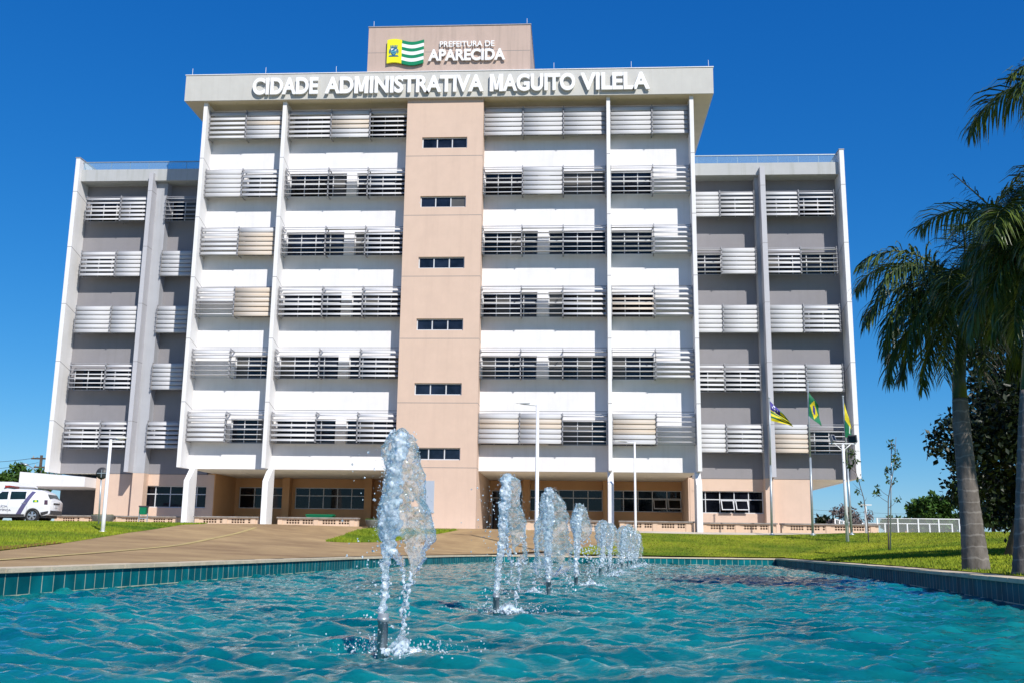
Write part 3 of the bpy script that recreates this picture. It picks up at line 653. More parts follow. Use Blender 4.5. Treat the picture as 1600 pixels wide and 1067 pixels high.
# flag logo
def logo():
    x0,x1,xm,z0,z1=-11.02,-8.86,-10.15,28.15,29.62
    wv=lambda x:.10*math.sin((x-x0)/(x1-x0)*6.283+.4)
    def band(b,xa,xb,fa,fb,ya,yb,n=16):
        xs=[xa+(xb-xa)*i/n for i in range(n+1)]; lo=[(x,z0+(z1-z0)*fa+wv(x)) for x in xs]; hi=[(x,z0+(z1-z0)*fb+wv(x)) for x in xs]
        b.prism(lo+hi[::-1],'y',yb,ya)
    b=MB(); band(b,x0,xm,0,1,54.86,54.97); o=b.build('sign_flag',M['lyellow'],BLD)
    g=MB(); w=MB()
    for k in range(7): band(g if k%2==0 else w,xm,x1,k/7,(k+1)/7,54.86,54.97)
    g.build('green_stripes',M['lgreen'],o); w.build('white_stripes',M['letter'],o)
    # crest: shield, mural crown, supporters
    cx,cz=-10.62,28.93; q=MB(); q.mi=0
    q.prism([(cx-.19,cz+.2),(cx+.19,cz+.2),(cx+.19,cz-.05),(cx+.11,cz-.2),(cx,cz-.27),(cx-.11,cz-.2),(cx-.19,cz-.05)],'y',54.838,54.86)
    for k in range(5): q.prism([(cx-.2+k*.085,cz+.24),(cx-.14+k*.085,cz+.24),(cx-.15+k*.09,cz+.38),(cx-.2+k*.09,cz+.38)],'y',54.84,54.86)
    q.prism([(cx-.2,cz+.21),(cx+.2,cz+.21),(cx+.2,cz+.25),(cx-.2,cz+.25)],'y',54.842,54.86)
    q.prism([(cx-.30,cz-.33),(cx+.30,cz-.33),(cx+.24,cz-.25),(cx-.24,cz-.25)],'y',54.842,54.86)
    for s in (-1,1): q.prism([(cx+s*.21,cz-.18),(cx+s*.29,cz-.05),(cx+s*.26,cz+.12),(cx+s*.21,cz+.16)][::s],'y',54.842,54.86)
    q.mi=1; q.prism([(cx-.15,cz+.02),(cx+.15,cz+.02),(cx+.15,cz-.05),(cx+.08,cz-.17),(cx,cz-.22),(cx-.08,cz-.17),(cx-.15,cz-.05)],'y',54.832,54.838)
    q.mi=2; q.prism([(cx-.15,cz+.04),(cx+.02,cz+.17),(cx-.15,cz+.17)],'y',54.832,54.838); q.prism([(cx+.02,cz+.04),(cx+.15,cz+.04),(cx+.15,cz+.13)],'y',54.832,54.838)
    q.mi=0; q.prism([(cx-.1,cz-.05),(cx+.1,cz-.05),(cx+.1,cz-.085),(cx-.1,cz-.085)],'y',54.828,54.832); q.prism([(cx-.08,cz-.11),(cx+.08,cz-.11),(cx+.08,cz-.14),(cx-.08,cz-.14)],'y',54.828,54.832)
    q.build('crest',[M['lblue'],M['lteal'],M['letter']],o)
logo()
from mathutils import noise
# ------------------------------------------------------------------ fountain jets
KX,KY,KZ=xx,yy,up
def px_on(px,py,Y):
    d=Rm@Vector((px-800,-(py-533.5),-1600)); t=Y/d.y; return Vector((0,0,.55))+d*t
ICO=None
def ico(sub):
    bm=bmesh.new(); bmesh.ops.create_icosphere(bm,subdivisions=sub,radius=1); v=np.array([q.co[:] for q in bm.verts]); f=np.array([[q.index for q in p.verts] for p in bm.faces]); bm.free(); return v,f
IV1,IF1=ico(1); IV2,IF2=ico(2)
def blobs(lst,sub=1):
    iv,if_=(IV1,IF1) if sub==1 else (IV2,IF2)
    V=[];F=[]; o=0
    for c,r in lst:
        s=np.array([r*rng.uniform(.8,1.2),r*rng.uniform(.8,1.2),r*rng.uniform(.85,1.4)]); V.append(iv*s+np.array(c)); F.append(if_+o); o+=len(iv)
    return np.vstack(V),np.vstack(F)
def fused(name,lst,voxel,mt,parent,smooth_it=2):
    V,F=blobs(lst); o=npmesh('tmp',V,F,mt)
    m=o.modifiers.new('r','REMESH'); m.mode='VOXEL'; m.voxel_size=voxel; m.use_smooth_shade=True
    if smooth_it:
        k=o.modifiers.new('s','SMOOTH'); k.iterations=smooth_it; k.factor=.5
    dg=bpy.context.evaluated_depsgraph_get(); dg.update()
    me=bpy.data.meshes.new_from_object(o.evaluated_get(dg)); bpy.data.objects.remove(o)
    org=ORG[parent.name]; me.transform(Matrix.Translation(-Vector(org))); me.name=name
    ob=bpy.data.objects.new(name,me); COL.objects.link(ob); ob.parent=parent; ORG[ob.name]=org; return ob
# each jet: unit metres on its own vertical frame (u across, z up); rows of the falling water: (z, u_left, u_right)
def jet(loc,s,h,strand,rows,fall,label,pipe=.20,seed=1,pr=.028):
    g=random.Random(seed); t=thing('fountain_jet',loc,label,'fountain jet','fountain jets in a row')
    x,y,z0=loc; W=lambda u,d,z:(x+u*s,y+d*s,z)
    p=MB(); p.sm=True; p.lathe((x,y,-.25),[(pr,0),(pr,.25+pipe-.045),(pr*1.12,.25+pipe-.045),(pr*1.12,.25+pipe-.02),(pr,.25+pipe-.02),(pr,.25+pipe),(pr*.75,.25+pipe),(pr*.75,.25+pipe-.04)],18); p.build('nozzle',M['metal'],t)
    core=[]; z=pipe
    while z<strand[-1][1]:
        u=np.interp(z,[q[1] for q in strand],[q[0] for q in strand]); r=np.interp(z,[q[1] for q in strand],[q[2] for q in strand])
        for _ in range(6):
            a=g.random()*6.283; rr=r*g.random()*.9
            core.append((W(u+math.cos(a)*rr,math.sin(a)*rr,z+g.uniform(-.01,.01)),s*g.uniform(.22,.5)*r*.8+.003))
        z+=.011
    zs=[q[0] for q in rows][::-1]; L_=[q[1] for q in rows][::-1]; R_=[q[2] for q in rows][::-1]; drops=[]
    # the falling curtain: a lumpy closed lens of water, ridged by noise, frothier at its two edges
    NT=112 if s<1.2 else 64; NZ=max(10,int((zs[-1]-zs[0])/(.0045 if s<1.2 else .008))); SV=[]; SF=[]; off=Vector((seed*3.1,seed*1.7,0))
    for j in range(NZ+1):
        f=j/NZ; z=zs[0]+(zs[-1]-zs[0])*f; a=np.interp(z,zs,L_); c=np.interp(z,zs,R_); cap=min(1,math.sqrt(max(0,f*9)),math.sqrt(max(0,(1-f)*14)))
        for k in range(NT):
            t_=2*math.pi*k/NT; u=math.cos(t_); d=math.sin(t_); p=Vector((u*(c-a)*.5,d*(c-a)*.24,z))
            n1=noise.noise(Vector((p.x*16,p.y*16,z*7))+off); n2=noise.noise(Vector((p.x*42,p.y*42,z*24))+off*2); n3=noise.noise(Vector((p.x*95,p.y*95,z*70))+off)
            r=cap*(1+.30*n1)+ (.009*n1+.008*abs(n2)*2+.0065*n3)/max(.02,(c-a)*.5)
            SV.append(W((a+c)/2+p.x*r,p.y*r+ .012*n2,z+.006*n2))
    for j in range(NZ):
        f=j/NZ
        for k in range(NT):
            k2=min(k,NT-k)/NT*9
            if noise.noise(Vector((k2,f*7,seed*2.7)))*1.1>.10+.62*min(1,f/.6): continue
            SF.append((j*NT+k,j*NT+(k+1)%NT,(j+1)*NT+(k+1)%NT,(j+1)*NT+k))
    o0=len(SV); SV+=[tuple(np.mean(SV[:NT],0)),tuple(np.mean(SV[NZ*NT:NZ*NT+NT],0))]
    for k in range(NT): SF.append((o0,(k+1)%NT,k,k)); SF.append((o0+1,NZ*NT+k,NZ*NT+(k+1)%NT,NZ*NT+(k+1)%NT))
    q=MB(); q.sm=True; q.idx(SV,[tuple(dict.fromkeys(f)) for f in SF]); q.build('water_curtain',M['sheet'],t)
    z=zs[0]
    while z<zs[-1]-.01:
        a=np.interp(z,zs,L_); c=np.interp(z,zs,R_)
        for _ in range(3):
            core.append((W(a+abs(g.gauss(0,.13))*(c-a)+.002,g.gauss(0,.02),z+g.uniform(-.01,.01)),s*g.uniform(.004,.011)))
        if g.random()<.75: core.append((W(c-abs(g.gauss(0,.05))*(c-a),g.gauss(0,.012),z),s*g.uniform(.004,.008)))
        if g.random()<.9: core.append((W(a+(c-a)*g.random(),-(c-a)*.22*g.random(),z),s*g.uniform(.003,.0075)))
        if g.random()<.9:
            th_=g.random()*6.283; drops.append((W((a+c)/2+math.cos(th_)*(c-a)*.53,math.sin(th_)*(c-a)*.27,z),s*g.choice([.003,.004,.006])))
        for _ in range(3): drops.append((W(g.choice([a-abs(g.gauss(0,.012)),c+abs(g.gauss(0,.012)),a+(c-a)*g.random()]),-(c-a)*.26*g.random(),z),s*g.choice([.0018,.0025,.0035])))
        z+=.010
    for (u0,z1,u1,z2,r) in fall:
        n=int(abs(z1-z2)/.0075)
        for i in range(n):
            f=i/n; u=u0+(u1-u0)*f+g.gauss(0,r*.5); zz=z1+(z2-z1)*f
            (core if g.random()<.75 else drops).append((W(u,g.gauss(0,r*.5),zz),s*g.uniform(.0045,.013)))
    fused('rising_water',core,.0058*s if s<1.2 else .0075,M['jet'],t,1)
    zt=strand[-1][1]
    for _ in range(260):
        a=g.random()*6.283; q=abs(g.gauss(0,.10)); zz=g.random()**1.3*zt*.9+.03
        drops.append((W(math.cos(a)*(.03+q)-.01,math.sin(a)*(.03+q),zz),s*g.choice([.002,.003,.004,.0065])))
    V,F=blobs(drops); npmesh('droplets',V,F,M['foam'],t,smooth=True)['kind']='stuff'
    sp=[]
    ue=fall[0][2] if fall else .05
    for _ in range(260):
        a=g.random()*6.283; q=abs(g.gauss(0,.05)); hh=max(0,.085*math.exp(-(q/.06)**2)*g.random()**.6)
        sp.append((W(ue+math.cos(a)*q*1.2,math.sin(a)*q,.0+hh),s*g.uniform(.006,.013)))
    for _ in range(480):
        a=g.random()*6.283; q=.07+abs(g.gauss(0,.20))
        sp.append((W(ue+math.cos(a)*q*1.3,math.sin(a)*q,.008+abs(g.gauss(0,.03))),s*g.uniform(.003,.0085)))
    fused('splash',sp,.0065*s if s<1.2 else .009,M['foam'],t,1)['kind']='stuff'
    return t
# nearest jet, measured row by row
def P1(px,py): q=px_on(px,py,5.56); return q.x-(-1.017),q.z
def rows_px(l,Y,x0):
    o=[]
    for py,a,c in l:
        q=px_on(a,py,Y); r=px_on(c,py,Y); o.append((q.z,q.x-x0,r.x-x0))
    return o
def pts_px(l,Y,x0):
    o=[]
    for px,py,r in l: q=px_on(px,py,Y); o.append((q.x-x0,q.z,r*Y/1600))
    return o
def fall_px(l,Y,x0):
    o=[]
    for px,py,qx,qy,r in l: q=px_on(px,py,Y); e=px_on(qx,qy,Y); o.append((q.x-x0,q.z,e.x-x0,max(0,e.z),r*Y/1600))
    return o
Y1=5.56; X1=-1.017
jet((X1,Y1,0),1,1,pts_px([(597,962,6),(600,930,7),(603,890,8),(606,860,12),(610,820,17),(614,780,15),(618,740,12),(626,690,14),(630,674,8)],Y1,X1),
    rows_px([(668,616,640),(680,606,648),(700,603,652),(730,603,655),(760,598,660),(780,595,665),(800,592,671),(820,590,677),(832,591,678),(845,594,671),(860,602,664),(875,618,660),(890,628,655),(900,630,652)],Y1,X1),
    fall_px([(642,893,627,1005,7),(634,905,626,1005,5)],Y1,X1),'tall clear water jet nearest the viewer with broad falling curtain',.205,3)
Y2=9.23; X2=-.694
jet((X2,Y2,0),1.15,1,pts_px([(775,928,4),(779,890,5),(783,840,6),(786,800,8),(789,760,9),(791,742,6)],Y2,X2),
    rows_px([(738,784,798),(750,782,807),(765,785,807),(785,785,808),(805,785,812),(830,786,815),(850,788,814),(870,790,818),(882,796,812)],Y2,X2),
    fall_px([(800,880,793,912,5),(812,872,826,886,7),(808,880,800,950,5)],Y2,X2),'second water jet from the front, narrow leaning plume with a slanted tip',.165,5,)
Y3=12.9; X3=-.33
jet((X3,Y3,0),1.25,1,pts_px([(857,906,4),(857,870,5),(857,830,6),(857,790,7),(858,765,6)],Y3,X3),
    rows_px([(760,855,864),(772,850,868),(790,847,876),(810,846,880),(825,842,882),(845,840,884),(865,841,888),(885,839,886),(900,842,880)],Y3,X3),
    fall_px([(845,880,838,925,8),(878,880,884,925,8)],Y3,X3),'third water jet from the front, wide dome shaped plume',.19,8)
Y4=16.4; X4=.01
jet((X4,Y4,0),1.3,1,pts_px([(900,897,3),(901,860,4),(902,820,5),(903,795,5)],Y4,X4),
    rows_px([(785,900,907),(795,898,912),(808,895,915),(820,892,919),(832,897,917),(845,899,914)],Y4,X4),
    fall_px([(912,840,918,905,6),(914,850,928,900,10)],Y4,X4),'fourth water jet from the front, small cap on a thin stem',.17,11)
def far_jet(X,Y,px,top,label,seed,w=10,lean=4):
    base=px_on(px,900,Y); 
    jet((X,Y,0),1.35,1,pts_px([(px,px_base(Y)-6,2.4),(px+1,(top+px_base(Y))/2,3.2),(px+2,top+6,3.6)],Y,X),
        rows_px([(top,px-1,px+4),(top+6,px-w*.4,px+w*.5),(top+16,px-w*.55,px+w*.7),(top+28,px-w*.5,px+w*.85),(top+42,px-w*.3,px+w*.8)],Y,X),
        fall_px([(px+w*.6,top+40,px+w*.7+lean,px_base(Y),4),(px-w*.3,top+38,px-w*.3,px_base(Y),3)],Y,X),label,.2,seed)
def px_base(Y): return 858+.55*1600/Y
FJ=[(.53,22.5,938,811,'fifth water jet from the front, slim plume overlapping the next one'),(.80,25.6,953,816,'sixth water jet from the front, in the crowded middle of the row'),
    (1.42,32.3,971,820,'seventh water jet from the front, white and frothy'),(1.75,35.4,983,818,'eighth water jet from the front, paired with the one before the pool end'),
    (2.02,38.2,990,824,'second smallest water jet near the far pool wall'),(2.36,41.0,998,828,'smallest water jet, farthest along the row at the pool end')]
for i,(X,Y,px,top,lb) in enumerate(FJ):
    px=902+X*1600/Y*.998; far_jet(X,Y,px,top,lb,20+i,w=[14,13,13,10,9,9][i])
# ------------------------------------------------------------------ benches, poles, bins
def bench(x0,x1,y,z,label,n=2):
    t=thing('perforated_bench',((x0+x1)/2,y,z),label,'bench','low perforated benches along the building')
    q=MB(); pw=.42; ops=[]
    L_=x1-x0; piers=[x0+(L_-pw)*k/n for k in range(n+1)]
    for k in range(n):
        a=piers[k]+pw+.04; c=piers[k+1]-.04; m=max(4,int((c-a)/.135)); w_=(c-a)/m
        for i in range(m):
            if i%6==5: continue
            for j in range(2): ops.append((a+i*w_+.02,a+(i+1)*w_-.02,z+.20+j*.125,z+.20+j*.125+.09))
    wallgrid(q,x0,x1,z-.05,z+.48,y,y+.14,ops); q.build('block_wall',M['bench'],t)
    q=MB()
    for p in piers: q.box(p,p+pw*.55,y-.03,y-.001,z-.05,z+.479)
    q.build('pier',M['bench'],t) if False else None
    for p in piers:
        q=MB(); q.box(p,p+pw*.6,y-.035,y-.001,z-.05,z+.479); q.build('pier',M['bench'],t)
    q=MB(); q.box(x0-.05,x1+.05,y-.12,y+.40,z+.481,z+.55); q.build('seat_slab',M['slab'],t)
    q=MB(); q.box(x0,x1,y+.30,y+.38,z-.05,z+.48); q.build('back_wall',M['bench'],t)
GZ=1.52
bench(-20.7,-17.15,55.45,GZ,'perforated bench between the first two white columns from the left')
bench(-16.1,-11.72,55.45,GZ,'perforated bench left of the peach core, in front of the green bin')
bench(-2.66,1.55,55.45,GZ,'perforated bench behind the tall lamp post and the third jet')
bench(2.35,6.25,55.45,GZ,'perforated bench under the porch window with two open casements')
bench(6.85,10.85,57.0,GZ-.0,'perforated bench below the tilted open windows of the right wing')
bench(11.12,16.25,57.0,GZ-.0,'perforated bench at the far right end past the flagpoles')
bench(-29.1,-25.75,56.5,GZ,'perforated bench behind the grey planter bowl and the parked car')
bench(-25.5,-21.9,56.5,GZ,'perforated bench behind the green litter bin')
def lamp(x,y,top,r,arm,label,side=1):
    z=tz(x,y); t=thing('lamp_post',(x,y,z),label,'lamp post','white lamp posts')
    q=MB(); q.tube([(x,y,z-.1),(x,y,z+.4),(x,y,top)],[r*1.15,r*1.1,r*.8],12); q.lathe((x,y,z),[(r*2,0),(r*2,.02),(r*1.3,.03)],12); q.build('pole',M['polew'],t)
    q=MB(); q.tube([(x,y,top-.05),(x+side*arm,y,top+.02)],[r*.45,r*.35],8); q.build('arm',M['polew'],t)
    q=MB(); a,c=sorted((x+side*arm*.45,x+side*arm*1.25)); q.box(a,c,y-.07,y+.07,top+.03,top+.065); q.build('lamp_head',M['polew'],t)
lamp(-14.42,31.0,px_on(171,686,31).z,.055,.42,'white lamp post on the left lawn with a short arm to the right')
lamp(-1.66,44.6,px_on(843,631,44.6).z,.085,.75,'tallest white lamp post, standing behind the jets with arm to the left',-1)
lamp(3.05,53.2,px_on(992,690,53.2).z,.06,.80,'shorter white lamp post right of the row of jets',-1)
# round sign seen from behind
x,y=px_on(154,819,36).x,36; z=tz(x,y); t=thing('road_sign',(x,y,z),'round traffic sign seen from behind on a thin grey post','sign')
q=MB(); q.tube([(x,y,z-.1),(px_on(159,735,36).x,y,px_on(159,735,36).z)],.030,8); q.build('post',M['metal'],t)
c=px_on(160,739,36); q=MB(); q.tube([(c.x,y-.045,c.z),(c.x,y-.03,c.z)],.215,28); q.build('sign_disc',M['dplastic'],t)
q=MB(); q.box(c.x-.17,c.x+.17,y-.07,y-.046,c.z-.015,c.z+.015); q.box(c.x-.014,c.x+.014,y-.075,y-.071,c.z-.15,c.z+.13); q.build('bracket',M['metal'],t)
def bowl(x,y,z,r,h,label):
    t=thing('planter_bowl',(x,y,z),label,'planter','concrete planter bowls')
    q=MB(); q.lathe((x,y,z),[(0,0),(r*.45,0),(r*.55,h*.08),(r*.82,h*.45),(r*.97,h*.9),(r,h),(r*.92,h),(r*.85,h*.85),(0,h*.8)],28); q.build('bowl',M['planter'],t)
    V=[];F=[]; n=700
    for i in range(n):
        a=rng.random()*6.283; d=r*.85*math.sqrt(rng.random()); b_=Vector((x+math.cos(a)*d,y+math.sin(a)*d,z+h*.8)); hh=rng.uniform(.05,.17); l=Vector((rng.uniform(-.07,.07),rng.uniform(-.07,.07),hh)); s=Vector((math.sin(a*7)*.018,math.cos(a*7)*.018,0))
        o=len(V); V+=[b_-s*.3,b_+s*.3,b_+l*.6+s,b_+l,b_+l*.6-s]; F.append((o,o+1,o+2,o+4)); F.append((o+4,o+2,o+3,o+3))
    q=MB(); 
    for f in F: q.face([V[i] for i in dict.fromkeys(f)])
    q.build('seedlings',M['fol_bright'],t)
c=px_on(160,818,53.5); bowl(c.x,53.5,1.5,.62,.50,'wide grey concrete planter bowl behind the round traffic sign')
c=px_on(582,828,50.5); bowl(c.x,50.5,tz(c.x,50.5),.38,.42,'small grey concrete planter bowl on the triangular lawn beside the nearest jet')
# litter bin on frame
x,y,z=-22.55,53,1.50; t=thing('litter_bin',(x,y,z),'green litter bin with black rim on a two legged frame','litter bin')
q=MB(); q.prism([(-.15,.55),(.15,.55),(.19,.93),(-.19,.93)],'y',-.13,.13); 
q.v=[(a+x,b+y,c+z) for a,b,c in q.v]; q.build('bucket',M['green'],t)
q=MB(); q.box(x-.22,x+.22,y-.15,y+.15,z+.93,z+1.0); q.box(x-.24,x-.20,y-.02,y+.02,z+.60,z+.93); q.box(x+.20,x+.24,y-.02,y+.02,z+.60,z+.93); q.build('rim',M['dplastic'],t)
for s in (-1,1):
    q=MB(); q.box(x+s*.22-.02,x+s*.22+.02,y-.02,y+.02,z-.05,z+.60); q.build('leg',M['metal'],t)
q=MB(); q.box(x-.199,x+.199,y-.015,y+.015,z+.33,z+.37); q.build('crossbar',M['metal'],t)
# green storage box on the porch
x,y,z=-14.4,58.0,1.52; t=thing('storage_box',(x,y,z),'green box standing on the porch behind a bench','box')
q=MB(); q.box(x-.75,x+.75,y-.3,y+.3,z,z+.70); 
for k in range(7): q.box(x-.70+k*.22,x-.64+k*.22,y-.315,y-.301,z+.05,z+.66)
q.build('body',M['green'],t); q=MB(); q.prism([(y-.34,z+.705),(y+.34,z+.705),(y+.34,z+.76),(y,z+.80),(y-.34,z+.76)],'x',x-.79,x+.79); q.build('lid',M['green'],t)
# floodlight mast
x,y=px_on(1324,838,49).x,49; z=tz(x,y); zt=px_on(1317,694,49).z; xt=px_on(1317,694,49).x
t=thing('floodlight_mast',(x,y,z),'white mast with two floodlights on a forked bracket','floodlight')
q=MB(); q.tube([(x,y,z-.1),(xt,y,zt)],[.085,.065],12); q.build('pole',M['polew'],t)
q=MB(); 
for s in (-1,1): q.tube([(xt,y,zt-.30),(xt+s*.36,y,zt+.02)],.022,8)
q.box(xt-.62,xt+.62,y-.03,y+.03,zt+.02,zt+.07); q.build('bracket',M['polew'],t)
for s in (-1,1):
    T=Matrix.Translation((xt+s*.46,y,zt+.27))@Matrix.Rotation(R(s*-28),4,'Z')@Matrix.Rotation(R(-25 if s<0 else 20),4,'X')
    q=MB(); q.tbox(T,-.10 if s<0 else -.19,.10 if s<0 else .19,-.09,.09,-.17,.17); f=q.build('floodlight',M['alu'] if s<0 else M['dplastic'],t)
    q=MB(); q.tbox(T,-.08 if s<0 else -.16,.08 if s<0 else .16,-.096,-.091,-.14,.14); q.build('lens',M['pane2'],f)
    q=MB(); q.tube([(xt+s*.46,y,zt+.07),(xt+s*.46,y,zt+.12)],.02,6); q.build('yoke',M['alu'],f)
# T shaped white lamp far right
x,y=px_on(1354,836,54).x,54; z=1.5; p=px_on(1352,789,54); t=thing('tee_lamp',(x,y,z),'short white T shaped lamp beside the thin sapling','lamp')
q=MB(); q.tube([(x,y,z-.1),(p.x,y,p.z)],[.07,.05],10); q.build('post',M['polew'],t)
q=MB(); q.box(p.x-.30,p.x+.30,y-.08,y+.08,p.z,p.z+.05); q.build('lamp_head',M['polew'],t)
# flagpoles and flags
def flagpole(px0,py0,px1,py1,y,label):
    a=px_on(px0,py0,y); b_=px_on(px1,py1,y); z=tz(a.x,y)
    t=thing('flagpole',(a.x,y,z),label,'flagpole','steel flagpoles'); q=MB(); mid=a.lerp(b_,.5)
    q.tube([(a.x,y,z-.1),(mid.x,y,mid.z)],[.065,.06],12); q.tube([(mid.x,y,mid.z),(b_.x,y,b_.z)],[.042,.035],12); q.build('pole',M['metal'],t)
    q=MB(); q.lathe((a.x,y,z),[(.16,0),(.16,.03),(.08,.05),(.066,.10)],14); q.build('base',M['metal'],t)
    q=MB(); q.lathe((b_.x,y,b_.z),[(.035,0),(.055,.02),(.05,.06),(0,.085)],12); q.build('finial',M['metal'],t)
flagpole(1206,834,1202,622,53.4,'left flagpole, carrying the striped flag with violet corner'); flagpole(1270,835,1262,597,53.0,'middle and tallest flagpole, carrying the plain green flag'); flagpole(1331,837,1317,620,52.5,'right flagpole, carrying the yellow and green flag')
def cloth(name,corn,cols,mats,y,label,amp=.06,nu=26,nv=20,fold=3.2,ph=0):
    """corn(u,v)->(px,py) outline; u from hoist to fly, v from top to bottom; folded cloth with real thickness"""
    V=[];F=[];mi=[]
    for layer in (0,1):
        for j in range(nv+1):
            for i in range(nu+1):
                u=i/nu; v=j/nv; p=px_on(*corn(u,v),y); d=amp*u**.6*(math.sin(fold*6.283*(v*.6+u*.35)+ph)+.35*math.sin(11*v+5*u+ph)); V.append((p.x,y-.02+d+layer*.006,p.z))
    o=(nu+1)*(nv+1)
    for j in range(nv):
        for i in range(nu):
            a=j*(nu+1)+i; F.append((a,a+1,a+nu+2,a+nu+1)); mi.append(cols((i+.5)/nu,(j+.5)/nv)); F.append((o+a,o+a+nu+1,o+a+nu+2,o+a+1)); mi.append(mi[-1])
    ob=npmesh(name,V,F,mats,None,True,mi); return tag(ob,label,'flag','flags on the poles')
FM=[M['fgreen'],M['fyellow'],M['fblue'],M['fwhite']]
def lerp2(a,b_,t): return (a[0]+(b_[0]-a[0])*t,a[1]+(b_[1]-a[1])*t)
def quadmap(tl,bl,tr,br,sag=0): 
    def f(u,v):
        a=lerp2(tl,tr,u); c=lerp2(bl,br,u); p=lerp2(a,c,v); return (p[0],p[1]+sag*math.sin(math.pi*u)*(1-.4*v))
    return f
def star(u,v): return any((u-a)**2+((v-b_)*.8)**2<.0012 for a,b_ in((.2,.1),(.1,.25),(.33,.25),(.2,.28),(.2,.42)))
def gocol(u,v): 
    if u<.45 and v<.46: return 3 if star(u,v) else 2
    return 0 if int(v*8)%2==0 else 1
cloth('striped_flag',quadmap((1203,626),(1205,657),(1236,661),(1239,666),-1),gocol,FM,53.36,'yellow and green striped flag with violet starred corner',.10,ph=.5)
def brcol(u,v):
    d=abs(u-.5)/.40+abs(v-.5)/.40
    if (u-.5)**2*1.9+(v-.5)**2<.035: return 2
    return 1 if d<1 else 0
cloth('green_flag',lambda u,v:(1263.5+u*15+v*4.0*u+5*v*0,(612+u*22)*(1-v)+v*(649+u*17)) if True else 0,brcol,FM,52.96,'green flag with a folded yellow diamond hanging limp',.12,fold=1.6,ph=2)
cloth('yellow_flag',lambda u,v:(1319+u*(9-1.5*abs(v-.4))+v*(1.5+3*u),(628+u*30)*(1-v)+v*(682+u*2)),lambda u,v: 1 if v<.52 else (0 if int(u*5)%2==0 or v>.8 else (3 if 2<=int(u*5)<=3 else 0)),FM,52.46,'limp flag with yellow upper part and green and white below',.08,fold=1.4,ph=1)
# white fence on the right
def fence(x0,x1,y,z,h,n,label,yb=None,panel=True):
    t=thing('white_fence',((x0+x1)/2,y,z),label,'fence'); yb=y if yb is None else yb
    Y=lambda f:y+(yb-y)*f
    q=MB(); 
    for zz in (z+.06,z+h-.03): q.tube([(x0,y,zz),(x1,yb,zz)],.028,6)
    q.build('rail',M['polew'],t) if False else None
    for nm,zz in (('bottom_rail',z+.06),('top_rail',z+h-.03)):
        q=MB(); q.tube([(x0,y,zz),(x1,yb,zz)],.03,6); q.build(nm,M['polew'],t)
    for k in range(n+1):
        f=k/n; q=MB(); q.box(x0+(x1-x0)*f-.035,x0+(x1-x0)*f+.035,Y(f)-.035,Y(f)+.035,z-.1,z+h); q.build('post',M['polew'],t)
    if panel:
        for k in range(n):
            a,c=k/n,(k+1)/n; q=MB(); q.face([(x0+(x1-x0)*a+.035,Y(a)+.01,z+.09),(x0+(x1-x0)*c-.035,Y(c)+.01,z+.09),(x0+(x1-x0)*c-.035,Y(c)+.01,z+h-.06),(x0+(x1-x0)*a+.035,Y(a)+.01,z+h-.06)]); q.build('panel',M['mesh_panel'],t)
fence(17.2,22.9,60.5,1.5,1.02,5,'white framed fence with pale panels behind the palm trunk')
fence(15.2,18.2,62.0,1.5,1.0,4,'white railing leading from the last bench towards the fence',70)
fence(18.4,24.0,68.0,1.5,.95,4,'lower white railing seen through the front fence',None,False)
# ------------------------------------------------------------------ vegetation
def leafcloud(clusters,n,size,seed,flat=.5,aspect=2.0):
    """n real leaves scattered through cluster volumes: two-triangle folded leaf each"""
    g=np.random.default_rng(seed); C=np.array([c[:3] for c in clusters]); r=np.array([c[3] for c in clusters]); pw=r**2.2; k=g.choice(len(C),n,p=pw/pw.sum())
    d=g.normal(size=(n,3)); d/=np.linalg.norm(d,axis=1)[:,None]; P=C[k]+d*(r[k]*g.random(n)**.45)[:,None]*np.array([1,1,.8])
    a=g.normal(size=(n,3)); a[:,2]-=.35; a/=np.linalg.norm(a,axis=1)[:,None]
    b_=np.cross(a,g.normal(size=(n,3))+np.array([0,0,flat*2])); b_/=np.linalg.norm(b_,axis=1)[:,None]; nn=np.cross(a,b_)
    s=size*(.6+.8*g.random(n))[:,None]; w_=s/aspect
    V=np.empty((n,4,3)); V[:,0]=P; V[:,1]=P+a*s*.5+b_*w_*.5+nn*s*.08; V[:,2]=P+a*s; V[:,3]=P+a*s*.5-b_*w_*.5+nn*s*.08
    I=np.arange(n)[:,None]*4; F=np.vstack([np.hstack([I,I+1,I+2]),np.hstack([I,I+2,I+3])]); return V.reshape(-1,3),F
def crown(c,rx,ry,rz,n,seed,r0=.32):
    g=random.Random(seed); o=[]
    while len(o)<n:
        p=[g.uniform(-1,1) for _ in range(3)]; q=math.sqrt(sum(a*a for a in p))
        if q>1 or q<.35: continue
        o.append((c[0]+p[0]*rx,c[1]+p[1]*ry,c[2]+p[2]*rz,min(rx,rz)*r0*g.uniform(.6,1.25)))
    return o
